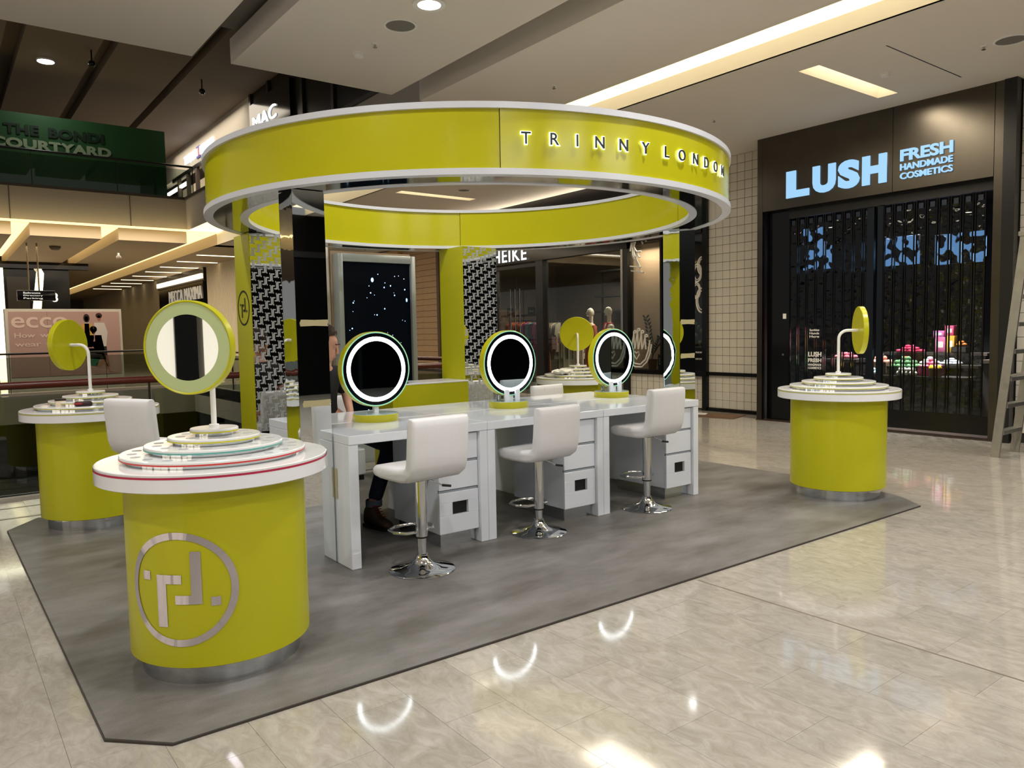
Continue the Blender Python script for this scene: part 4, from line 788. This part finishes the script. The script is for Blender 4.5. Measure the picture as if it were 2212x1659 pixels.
# ---- display counters with stepped discs and round mirrors
M_frost = mat('frosted_ring', 'B4C28A', .35, var=.02); M_glassm = mat('vanity_mirror', 'C8D0D2', .01, metal=1.)
M_tier = mat('tier_white', 'E3E3E1', .1, spec=.5); M_riser = mat('mirror_riser', 'D8DDE0', .05, metal=1.); M_plinth = mat('mirror_plinth', 'CBCFD2', .03, metal=1.)
M_well = mat('tester_well', 'AEB0B2', .3)
def counter(label, x, y, face, rim='B8B35A', edges=('B9B45C',)*4, wells=False, rise=(.945,)):
    t = thing('display_counter', label, 'counter', (x, y, MZ))
    MB().lathe([(.35, 0), (.35, .095)], 72).build('plinth', M_plinth, t)
    MB().lathe([(.388, .088), (.395, .092), (.395, .862)], 96).build('body', M_lime, t)
    MB().lathe([(.498, .858), (.505, .862), (.505, .918), (.503, .92)], 96).build('rim', M_white, t)
    MB().lathe([(.5055, .917), (.5055, .926)], 96, caps=False).build('rim_line', mat('edge'+rim, rim, .3), t)
    MB().lathe([(.504, .920), (.504, .934), (.500, .937), (0, .937)], 96).build('top_disc', M_tier, t)
    z = .937
    for i, r in enumerate((.404, .303, .203, .106)):
        MB().lathe([(r-.022, z), (r-.022, z+.016)], 72).build('riser', M_riser, t)
        tr = MB().lathe([(r, z+.015), (r, z+.030), (r-.003, z+.033), (0, z+.033)], 80).build('tier', M_tier, t)
        MB().lathe([(r+.0006, z+.0152), (r+.0006, z+.0222)], 80, caps=False).build('tier_line', mat('edge'+edges[i], edges[i], .3), tr)
        if wells and i < 3:
            n = (20, 15, 9)[i]; me = MB().lathe([(.021, 0), (.021, .0012), (.014, .0016), (0, .0006)], 20).data('tester_well', M_well)
            for k in range(n): a = 2*PI*(k+.3)/n; inst('tester_well', me, tr, ((r-.055)*math.cos(a), (r-.055)*math.sin(a), z+.033))
        z += .033
    MB().lathe([(.022, z), (.022, z+.014), (.012, z+.016)], 24).build('flange', M_whitem, t)
    ca, sa = math.cos(face), math.sin(face); Zm = 1.455-MZ; b = .075; off = .155
    pts = [(0, 0, z), (0, 0, Zm-b)]+[(b*(1-math.cos(q))*ca, b*(1-math.cos(q))*sa, Zm-b+b*math.sin(q)) for q in (PI/2*i/8 for i in range(1, 9))]+[(off*ca, off*sa, Zm)]
    MB().tube(pts, .0125, 14).build('pole', M_whitem, t)
    D = frame_m((off*ca, off*sa, Zm), (-sa, ca, 0), (0, 0, 1)); R = .207
    dr = MB().lathe([(0, 0), (R-.004, 0), (R, .004), (R, .040), (R-.004, .043), (R-.010, .040)], 80, M=D, caps=False).build('mirror_disc', M_lime, t)
    MB().lathe([(R-.010, .039), (R*.70, .040)], 80, M=D, caps=False).build('frosted_ring', M_frost, dr); MB().lathe([(R*.70, .0395), (0, .0395)], 64, M=D, caps=False).build('mirror_glass', M_glassm, dr)
    return t
cf = counter('yellow round counter in the foreground with red edged white tiers and a big silver logo', 1.03, 3.66, math.radians(225), 'B8284A', ('C83C38', '5FA79E', 'C8C23C', 'C8C23C'), True)
def on_cyl(mb, poly_fn, th=math.radians(229), R=.3965, zc=.44):
    pass
LG = MB(); LR = .245; TH = math.radians(229); CR = .3965
def cylp(x, z, lift=0): a = TH+x/CR; return ((CR+lift)*math.cos(a), (CR+lift)*math.sin(a), .43+z)
n = 96
ringv = [[cylp(q*math.cos(2*PI*i/n), q*math.sin(2*PI*i/n), .0015) for q in (LR-.03, LR)] for i in range(n)]
for i in range(n): LG.quad(ringv[i][0], ringv[i][1], ringv[(i+1) % n][1], ringv[(i+1) % n][0])
M_logo = mat('iridescent_foil', 'D2CDD6', .10, metal=1., var=.06, scale=4)
LG.build('logo_ring', M_logo, cf)
for (a, b) in logo_pts():
    q = MB(); k = 6
    for i in range(k):
        xa = (a[0]+(b[0]-a[0])*i/k)*LR; xb = (a[0]+(b[0]-a[0])*(i+1)/k)*LR
        q.quad(cylp(xa, a[1]*LR, .0015), cylp(xb, a[1]*LR, .0015), cylp(xb, b[1]*LR, .0015), cylp(xa, b[1]*LR, .0015))
    q.build('logo_mark', M_logo, cf)
counter('yellow round counter beside the void behind the lone white stool', 1.015, 7.02, math.radians(135))
counter('yellow round counter at the right in front of the slatted shutter', 6.36, 3.62, math.radians(312))
cb = counter('yellow round counter seen behind the desks before the boutique window', 6.18, 6.83, math.radians(52))
t = thing('small_box', 'small cream box on the tiers of the counter by the void', 'box', (.78, 6.86, .937+MZ)); MB().box(-.035, .035, -.03, .03, 0, .09, .004).build('carton', mat('cream_card', 'E2D2B8', .6), t); MB().box(-.036, .036, -.031, .031, .075, .092, .004).build('lid', mat('dark_lid', '231A18', .5), t)
t = thing('pouch', 'dark and red pouch lying on the tiers of the counter by the void', 'pouch', (.92, 6.74, .97+MZ)); MB().box(-.06, .06, -.04, .04, 0, .035, .015, 3).build('fabric', mat('pouch_dark', '2A1416', .6), t); MB().box(-.062, -.01, -.042, .042, .012, .030, .008, 2).build('red_flap', mat('pouch_red', '9A1A28', .5), t)
t = thing('lipstick', 'red stick lying on the rim of the counter by the void', 'cosmetic', (1.42, 7.05, .937+MZ)); MB().tube([(-.05, 0, .008), (.03, .01, .008)], .008, 8).build('tube', mat('stick_red', '8A1420', .4), t); MB().tube([(.03, .01, .008), (.05, .0125, .008)], .0075, 8).build('cap', M_chrome, t)
bagm = MB().ball((0, 0, .03), .13, 18, 10, (1, .8, .22)); random.seed(5)
for v in bagm.bm.verts: v.co += Vector((random.uniform(-.02, .02), random.uniform(-.02, .02), random.uniform(-.01, .018)))
o = bagm.build('plastic_bag', mat('clear_bag', 'D9D8CE', .25, spec=.6)); o.location = (5.86, 6.74, .975+MZ); tag(o, 'crumpled clear plastic bag on the tiers of the rear counter', 'bag')
# ---- white desks, back to back
M_desk = mat('desk_white', 'E4E8EF', .07, spec=.5, var=.01)
def desk(label, x0, x1, front=True):
    w = x1-x0; dp = .70
    t = thing('desk', label, 'desk', ((x0+x1)/2, 4.39 if front else 5.80, MZ), 0 if front else PI, 'white vanity desks'); g = -MZ
    MB().box(-w/2+.001, w/2-.001, 0, dp, .807+g, .865+g, .003, 1).build('top', M_desk, t)
    for s in (-1, 1):
        a = s*w/2; MB().box(min(a, a-s*.068)+.001, max(a, a-s*.068)-.001, .004, dp, 0, .806+g, .003, 1).build('side_panel', M_desk, t)
    r = w/2-.070; l = r-.325
    MB().box(l+.002, r-.002, .058, .68, .10, .79, .002, 1).build('pedestal', M_desk, t)
    for (za, zb) in ((.605, .785), (.405, .585)):
        dr = MB().box(l, r, .032, .056, za, zb, .003, 1).build('drawer', M_desk, t); MB().box(l+.004, r-.004, .040, .058, zb, zb+.016).build('finger_groove', mat('groove_grey', '9AA0A6', .4), dr)
    bw = .105; c = (l+r)/2+.01
    f = MB(); f.box(l, r, .030, .056, .10, .225, .002, 1); f.box(l, c-bw*.62, .030, .056, .225, .315, .002, 1); f.box(c+bw*.62, r, .030, .056, .225, .315, .002, 1); f.box(l, r, .030, .056, .315, .385, .002, 1)
    dr = f.build('bin_drawer', M_desk, t); MB().box(c-bw*.62, c+bw*.62, .054, .056, .225, .315).build('bin_opening', M_blackm, dr, smooth=False); MB().box(l+.004, r-.004, .040, .058, .385, .400).build('finger_groove', MATS['groove_grey'], dr)
    MB().box(l+.03, r-.01, .075, .66, 0, .10).build('mirror_plinth', M_plinth, t, smooth=False)
desk('white front desk nearest the camera beside the mirror pillar', 2.04, 3.105); desk('white front desk in the middle of the row', 3.105, 4.24); desk('white front desk at the far end of the row', 4.24, 5.41)
desk('white rear desk where the seated man is', 2.04, 3.105, False); desk('white rear desk in the middle, back to back with the front row', 3.105, 4.24, False); desk('white rear desk at the far end, before the rear stool', 4.24, 5.41, False)
# ---- lit vanity mirrors
M_led2 = M_led; M_bface = mat('vanity_black', '0A0E12', .08); M_vg = mat('vanity_glass', 'AEBCC4', .01, metal=1.); M_grn = mat('green_edge_glow', 'A8F0D0', .4, emit='7CE0C0', es=.22)
def vanity(label, x, y, blocks, zc=1.235):
    t = thing('vanity_mirror', label, 'mirror', (x, y, .865)); z = zc-.865; R = .275
    MB().lathe([(.163, 0), (.165, .003), (.165, .050), (.163, .052)], 64).build('base', M_limeg, t); MB().lathe([(.160, .052), (.160, .056), (0, .056)], 64).build('base_glass', mat('base_glass', 'BFD0CE', .05), t)
    D = frame_m((0, .0, z), (1, 0, 0), (0, 0, 1)); D.translation = Vector((0, .03, z))
    b = MB().lathe([(0, 0), (R-.004, 0), (R, .004), (R, .062), (R-.004, .066)], 96, M=D, caps=False).build('casing', M_limeg, t)
    MB().lathe([(R-.004, .066), (R-.012, .067)], 96, M=D, caps=False).build('edge_glow', M_grn, b)
    MB().lathe([(R-.012, .067), (R*.86, .067)], 96, M=D, caps=False).build('black_ring', M_bface, b)
    MB().lathe([(R*.86, .0672), (R*.75, .0672)], 96, M=D, caps=False).build('light_ring', M_led, b)
    MB().lathe([(R*.75, .067), (0, .067)], 96, M=D, caps=False).build('mirror_glass', M_vg, b)
    if blocks:
        for sx in (-.055, .055): MB().box(sx-.022, sx+.022, -.062, -.040, .054, z-R+.055, .003, 1).build('bracket', M_desk, t)
        MB().box(-.105, -.055, .03, .075, .054, .13, .003, 1).build('block', M_chrome, t); MB().box(.0, .045, .035, .075, .054, .13, .003, 1).build('block', M_steel, t); MB().box(-.03, .03, -.03, .025, .054, z-R+.012).build('stem', M_desk, t)
    else: MB().box(-.018, .018, -.02, .016, .054, z-R+.012, .003, 1).build('stem', M_desk, t)
    return t
vanity('lit ring mirror nearest the camera on the first desk', 2.58, 5.07, False, 1.243); vanity('lit ring mirror in the middle of the desks', 3.85, 5.13, True); vanity('lit ring mirror at the far end of the desks', 5.12, 5.19, True)
# ---- bar stools
def cushion(scale=1.):
    path = [(.205, .640, .60), (.195, .640, .86), (.15, .637, 1.), (.05, .634, 1.), (-.07, .634, 1.), (-.13, .642, 1.02), (-.168, .668, 1.05), (-.184, .71, 1.02), (-.192, .78, 1.), (-.200, .87, 1.), (-.206, .94, .98), (-.208, .975, .86), (-.209, .988, .60)]
    T = .041; xs = [(-.212, .45), (-.206, .80), (-.192, 1.), (-.07, 1.02), (.07, 1.02), (.192, 1.), (.206, .80), (.212, .45)]
    bm = bmesh.new(); rows = []
    for x, k in xs:
        up, dn = [], []
        for i, (y, z, f) in enumerate(path):
            a = path[max(0, i-1)]; b = path[min(len(path)-1, i+1)]; d = Vector((b[0]-a[0], b[1]-a[1])).normalized(); nrm = Vector((d.y, -d.x))
            th = T*k*f
            up.append(bm.verts.new((x, y+nrm.x*th, z+nrm.y*th))); dn.append(bm.verts.new((x, y-nrm.x*th, z-nrm.y*th)))
        rows.append(up+dn[::-1])
    m = len(rows[0])
    for a, b in zip(rows, rows[1:]):
        for i in range(m): bm.faces.new((a[i], a[(i+1) % m], b[(i+1) % m], b[i]))
    bm.faces.new(rows[0]); bm.faces.new(rows[-1][::-1]); bmesh.ops.recalc_face_normals(bm, faces=bm.faces[:])
    mb = MB(); mb._merge(bm); return mb
def make_stool(label):
    t = thing('bar_stool', label, 'stool', (0, 0, MZ), 0, 'white bar stools')
    MB().lathe([(.205, 0), (.207, .006), (.200, .011), (.13, .022), (.07, .045), (.045, .075), (.038, .095), (.038, .102), (0, .102)], 64).build('base', M_chrome, t, ang=50)
    MB().lathe([(.029, .09), (.029, .40)], 28).build('lower_column', M_chrome, t)
    MB().lathe([(.0385, .215), (.0385, .60), (.07, .603), (.07, .61)], 32).build('upper_column', M_chrome, t)
    MB().lathe([(.0392, .212), (.0392, .222)], 28).build('collar', M_blackm, t)
    fr = [(.036*s, .0, .245) for s in (1,)]
    pts = [(.036, 0, .25), (.10, .02, .25), (.145, .09, .25), (.13, .17, .25), (.06, .215, .25), (-.06, .215, .25), (-.13, .17, .25), (-.145, .09, .25), (-.10, .02, .25), (-.036, 0, .25)]
    MB().tube(pts, .0105, 10).build('footrest', M_chrome, t)
    MB().tube([(.03, -.02, .585), (.09, -.05, .555), (.12, -.065, .535)], .004, 6).build('lever', M_chrome, t); MB().tube([(.12, -.065, .535), (.175, -.085, .525)], .008, 8).build('lever_grip', M_blackm, t)
    MB().box(-.10, .10, -.10, .10, .590, .606).build('seat_plate', M_blackm, t)
    cu = cushion().build('seat_shell', M_fabr, t, ang=70)
    for x in (-.07, .07): MB().tube([(x, .18, .677), (x, .0, .6725), (x, -.10, .676), (x, -.146, .72), (x, -.155, .80), (x, -.168, .96)], .0022, 5).build('seam', mat('seam_grey', 'B8B8BA', .6), cu)
    for y, z in ((.06, .673),): MB().tube([(-.19, y, z), (.19, y, z)], .0022, 5).build('seam', MATS['seam_grey'], cu)
    MB().tube([(-.19, -.162, .86), (.19, -.162, .86)], .0022, 5).build('seam', MATS['seam_grey'], cu)
    return t
UP = ('upper_column', 'collar', 'footrest', 'lever', 'lever_grip', 'seat_plate', 'seat_shell')
def lift(root, dz):
    for c in root.children:
        if c.name.split('.')[0] in UP: c.location.z += dz
    return root
s0 = make_stool('white bar stool nearest the camera, before the first desk')
def st(x, y, rot, dz, label): r = dup(s0, (x, y, MZ), rot, label); lift(r, dz); return r
st(3.51, 4.33, math.radians(6), -.04, 'white bar stool in front of the middle desk'); st(4.67, 4.33, math.radians(3), .02, 'white bar stool in front of the far desk')
st(5.12, 5.93, PI+.05, -.065, 'white bar stool tucked behind the far desk, seen over the top'); st(2.66, 6.02, PI-.1, -.03, 'white bar stool under the seated man'); st(1.20, 5.62, math.radians(-62), .10, 'lone white bar stool behind the foreground counter')
s0.location = (2.39, 4.12, MZ); s0.rotation_euler = (0, 0, math.radians(5)); lift(s0, -.005)
# ---- lime reception counter and things on it
rc = thing('reception_counter', 'lime yellow counter with white top beside the rear pillar', 'counter', (3.58, 6.66, MZ)); g = -MZ
MB().box(0, .05, 0, .42, 0, .985+g, .002, 1).build('end_panel', M_lime, rc); MB().box(.05, .895, 0, .42, .745, .985+g, .002, 1).build('apron', M_lime, rc); MB().box(-.002, .897, -.002, .44, .985+g, 1.0+g, .002, 1).build('top', M_white, rc); MB().box(.845, .895, 0, .42, 0, .745).build('end_panel', M_lime, rc)
o = MB().box(-.04, .04, -.075, .075, 0, .008, .003, 2).build('phone', M_black); o.location = (3.72, 6.74, 1.001); o.rotation_euler = (0, 0, .9); tag(o, 'black phone lying on the white top of the lime counter', 'phone')
cbx = thing('low_cabinet', 'low white drawer cabinet on the floor behind the seated man', 'cabinet', (3.24, 7.16, MZ)); MB().box(-.2, .24, -.05, .2, .05, .32, .003, 1).build('body', M_desk, cbx)
for x in (-.2, .025): MB().box(x, x+.215, -.062, -.05, .06, .31, .003, 1).build('door', M_desk, cbx)
MB().box(-.19, .23, -.04, .19, 0, .05).build('plinth', M_blackm, cbx)
# ---- the seated man
def skin(name, chain, m, parent, links=None, root=0, sub=2):
    me = bpy.data.meshes.new(name); V = [c[0] for c in chain]; E = links or [(i, i+1) for i in range(len(chain)-1)]
    me.from_pydata(V, E, []); o = bpy.data.objects.new(name, me); COL.objects.link(o)
    md = o.modifiers.new('skin', 'SKIN'); md.use_smooth_shade = True
    for i, sv in enumerate(me.skin_vertices[0].data): r = chain[i][1]; sv.radius = r if isinstance(r, tuple) else (r, r); sv.use_root = (i == root)
    sm = o.modifiers.new('sub', 'SUBSURF'); sm.levels = sub; sm.render_levels = sub
    dg = bpy.context.evaluated_depsgraph_get(); out = bpy.data.meshes.new_from_object(o.evaluated_get(dg))
    bpy.data.objects.remove(o); bpy.data.meshes.remove(me)
    out.materials.clear(); out.materials.append(m); out.polygons.foreach_set('use_smooth', [True]*len(out.polygons))
    q = bpy.data.objects.new(name, out); COL.objects.link(q); q.parent = parent; return q
man = thing('person', 'man in black shirt, rolled jeans and brown boots sitting behind the desks', 'person', (2.66, 6.02, 0))
O = Vector((2.66, 6.02, 0)); L = lambda x, y, z: (x-O.x, y-O.y, z)
M_skin = mat('skin', 'C08F78', .5, var=.05, scale=20); M_shirt = mat('black_cotton', '101113', .85); M_jean = mat('denim', '1C2536', .85, var=.25, scale=30); M_boot = mat('boot_brown', '3A2A1C', .65, var=.2, scale=25)
# body: pelvis, spine, neck, arms to wrists, thighs and shins, one continuous figure
B = [(L(2.60, 6.02, .74), (.13, .10)), (L(2.58, 6.02, .90), (.11, .075)), (L(2.57, 5.99, 1.08), (.115, .07)), (L(2.565, 5.97, 1.19), (.07, .05)), (L(2.565, 5.95, 1.28), .050), (L(2.575, 5.93, 1.34), .05),
     (L(2.715, 5.98, 1.17), .045), (L(2.76, 5.97, 1.03), .042), (L(2.765, 5.93, .92), .038), (L(2.74, 5.84, .86), .032), (L(2.71, 5.79, .80), .026),
     (L(2.42, 5.98, 1.17), .045), (L(2.38, 5.96, 1.03), .042), (L(2.40, 5.92, .92), .038), (L(2.48, 5.85, .86), .032), (L(2.56, 5.81, .82), .026),
     (L(2.75, 5.90, .72), .085), (L(2.81, 5.55, .66), .07), (L(2.84, 5.36, .61), .060), (L(2.74, 5.34, .36), .054), (L(2.635, 5.31, .13), .038),
     (L(2.57, 5.90, .72), .085), (L(2.53, 5.6, .67), .07), (L(2.51, 5.46, .62), .06), (L(2.50, 5.48, .36), .054), (L(2.50, 5.50, .13), .038)]
LK = [(0, 1), (1, 2), (2, 3), (3, 4), (4, 5), (3, 6), (6, 7), (7, 8), (8, 9), (9, 10), (3, 11), (11, 12), (12, 13), (13, 14), (14, 15), (0, 16), (16, 17), (17, 18), (18, 19), (19, 20), (0, 21), (21, 22), (22, 23), (23, 24), (24, 25)]
skin('body', B, M_skin, man, LK)
gr = lambda i, k: (B[i][0], tuple(v*k+.006 for v in (B[i][1] if isinstance(B[i][1], tuple) else (B[i][1],)*2)))
skin('shirt', [(B[0][0], (.15, .125)), (B[1][0], (.15, .115)), (B[2][0], (.165, .115)), (B[3][0], (.13, .085)), (B[6][0], .078), (L(2.76, 5.97, 1.00), .066), (B[11][0], .078), (L(2.38, 5.96, 1.00), .066), (L(2.565, 5.955, 1.245), (.066, .060))], M_shirt, man, [(0, 1), (1, 2), (2, 3), (3, 4), (4, 5), (3, 6), (6, 7), (3, 8)])
skin('jeans', [(B[0][0], (.152, .128)), gr(16, 1.05), gr(17, 1.06), gr(18, 1.08), gr(19, 1.08), (L(2.665, 5.32, .19), .058), gr(21, 1.05), gr(22, 1.06), gr(23, 1.08), gr(24, 1.08), (L(2.50, 5.50, .19), .058)], M_jean, man, [(0, 1), (1, 2), (2, 3), (3, 4), (4, 5), (0, 6), (6, 7), (7, 8), (8, 9), (9, 10)])
for (x, y) in ((2.668, 5.32), (2.50, 5.50)): MB().lathe([(.058, .165), (.064, .17), (.064, .215), (.058, .22)], 24, c=L(x, y, 0), caps=False).build('jean_cuff', mat('denim_inside', '56606E', .85), man)
def boot(x, y, a):
    F = Matrix.Translation(L(x, y, MZ)) @ Matrix.Rotation(a, 4, 'Z')
    b = MB(); tb = bmesh.new(); secs = [(-.085, .030, .02, .075), (-.07, .040, .015, .16), (-.02, .044, .015, .175), (.03, .044, .015, .165), (.06, .046, .015, .115), (.11, .050, .015, .088), (.16, .048, .015, .075), (.195, .036, .018, .060), (.21, .016, .022, .045)]
    R = []
    for (yy, w, z0, z1) in secs: R.append([tb.verts.new((w*math.cos(q), -yy*-1*-1 if False else -yy, (z0+z1)/2+(z1-z0)/2*math.sin(q))) for q in (2*PI*i/14 for i in range(14))])
    for p, q in zip(R, R[1:]):
        for i in range(14): tb.faces.new((p[i], p[(i+1) % 14], q[(i+1) % 14], q[i]))
    tb.faces.new(R[0]); tb.faces.new(R[-1][::-1]); bmesh.ops.recalc_face_normals(tb, faces=tb.faces[:]); b._merge(tb, F)
    o = b.build('boot', M_boot, man, ang=60)
    MB().prism([(.036, .09), (.048, .0), (.05, -.10), (.048, -.17), (.03, -.205), (-.03, -.205), (-.048, -.17), (-.05, -.10), (-.048, 0), (-.036, .09)], 0, .024, M=F).build('sole', M_blackm, o, smooth=False)
    for k in range(5): MB().tube([(-.03, -.035-.018*k, .170-.018*k), (.03, -.043-.018*k, .164-.018*k)], .004, 5).build('lace', mat('lace_red', '7A2A1E', .7), o)
    for c in o.children:
        if c.name.startswith('lace'): c.data.transform(F)
boot(2.645, 5.29, .20); boot(2.50, 5.48, 0)
# head turned to the image right and down
HM = Matrix.Translation(L(2.585, 5.915, 1.405)) @ Matrix.Rotation(math.radians(48), 4, 'Z') @ Matrix.Rotation(math.radians(14), 4, 'X')
hb = MB(); hb.ball((0, .012, .02), .092, 24, 18, (.84, 1.05, 1.12)); hb.ball((0, -.028, -.045), .066, 20, 14, (.86, .92, 1.12)); hb.ball((0, -.05, -.095), .03, 12, 8, (1.1, .8, .7))
hb.tube([(0, -.078, .022), (0, -.099, -.018), (0, -.102, -.032), (0, -.082, -.040)], .012, 8, radii=[.009, .011, .014, .010]); hb.ball((0, -.084, -.066), .020, 10, 6, (1.2, .5, .32))
for s in (-1, 1): hb.ball((s*.078, .01, -.012), .026, 10, 8, (.4, .8, 1.25)); hb.ball((s*.032, -.080, .022), .016, 10, 6, (1.3, .6, .6))
hb.bm.transform(HM); hb.build('head', M_skin, man, ang=80)
eb = MB()
for s in (-1, 1): eb.box(s*.033-.018, s*.033+.018, -.094, -.082, .034, .041, .002, 1)
eb.bm.transform(HM); eb.build('eyebrow', mat('hair_brown', '2A1C12', .8), man)
hr = MB(); hr.ball((0, .025, .045), .098, 26, 18, (.88, 1.02, 1.06))
hr.bm.verts.ensure_lookup_table(); bmesh.ops.delete(hr.bm, geom=[v for v in hr.bm.verts if v.co.y < -.045 and v.co.z < .09 or v.co.z < -.01], context='VERTS')
random.seed(2)
for v in hr.bm.verts:
    if v.co.z > .09: v.co.z += random.uniform(0, .035)
hr.bm.transform(HM); hr.build('hair', MATS['hair_brown'], man, ang=80)
def hand(wx, wy, wz, dirn, side):
    d = Vector(dirn).normalized(); w = Vector((wx, wy, wz)); up = Vector((0, 0, 1)); s = d.cross(up).normalized()*side; dn = s.cross(d)*side
    P = lambda a, b, c: tuple(w+d*a+s*b-Vector((0, 0, 1))*c-O)
    ch = [(P(0, 0, 0), .026), (P(.045, 0, .006), (.034, .018)), (P(.075, 0, .012), (.036, .016))]
    skin('hand', ch, M_skin, man)
    for k, (b, ln) in enumerate(((-.030, .060), (-.010, .070), (.010, .066), (.029, .052))):
        skin('finger', [(P(.078, b, .012), .0095), (P(.078+ln*.45, b, .020), .0088), (P(.078+ln*.8, b, .040), .008), (P(.078+ln*.95, b, .058), .007)], M_skin, man)
    skin('thumb', [(P(.02, .030, .010), .012), (P(.05, .050, .020), .0105), (P(.078, .052, .034), .009)], M_skin, man)
hand(2.71, 5.79, .80, (-.2, -.8, -.35), 1); hand(2.56, 5.81, .82, (.2, -.8, -.4), -1)
# ---- step ladder by the shutter, loose board on the floor
ld = thing('step_ladder', 'worn aluminium step ladder standing at the right edge', 'ladder', (9.65, 3.48, 0)); M_alu = mat('worn_aluminium', 'A8A59C', .38, metal=.85, var=.25, scale=9)
dy = -.20/2.0
for x in (-.27, .28):
    MB().tube([(0, 0, 0), (0, 0, 0)], .001) if False else None
    m_ = MB(); m_.prism([(x-.014, -.045), (x+.014, -.045), (x+.014, .045), (x-.014, .045)], 0, 2.45); m_.bm.transform(Matrix(((1, 0, 0, 0), (0, 1, dy, 0), (0, 0, 1, 0), (0, 0, 0, 1)))); m_.build('rail', M_alu, ld, smooth=False)
    m_ = MB(); m_.prism([(x-.012, -1.0-.02), (x+.012, -1.02), (x+.012, -.98), (x-.012, -.98)], 0, 2.45); m_.bm.transform(Matrix(((1, 0, 0, 0), (0, 1, .30, 0), (0, 0, 1, 0), (0, 0, 0, 1)))); m_.build('rear_rail', M_alu, ld, smooth=False)
    MB().tube([(x, -.05, .9), (x, -.68, 1.05)], .012, 6).build('spreader', M_alu, ld)
for z in (.30, .60, .90, 1.2, 1.5, 1.8, 2.1): MB().box(-.256, .266, dy*z-.05, dy*z+.05, z-.045, z, .004, 1).build('step', M_alu, ld)
for x in (-.27, .28): MB().tube([(x, 0, .02), (x*.45, -.02, .28)], .010, 6).build('brace', M_alu, ld)
for z in (.5, 1.0, 1.5): MB().box(-.25, .26, -1.0+.3*z-.015, -1.0+.3*z+.015, z-.015, z+.015).build('rear_bar', M_alu, ld, smooth=False)
MB().box(-.3, .31, -.33, -.18, 2.42, 2.47, .006, 1).build('cap', M_alu, ld)
o = MB().box(-.28, .28, -.55, .55, 0, .012, .002, 1).build('loose_board', mat('brown_board', '6B4E36', .6, var=.2, scale=6)); o.location = (10.55, 8.35, 0); o.rotation_euler = (0, 0, .25); tag(o, 'brown loose board lying on the floor before the tiled wall', 'board')
o = MB().box(-.10, .10, -.2, .2, 0, .01, .002, 1).build('paper_sheet', M_whitem); o.location = (10.5, 8.6, .013); o.rotation_euler = (0, 0, .5); tag(o, 'crumpled white sheet lying on the brown board', 'paper')
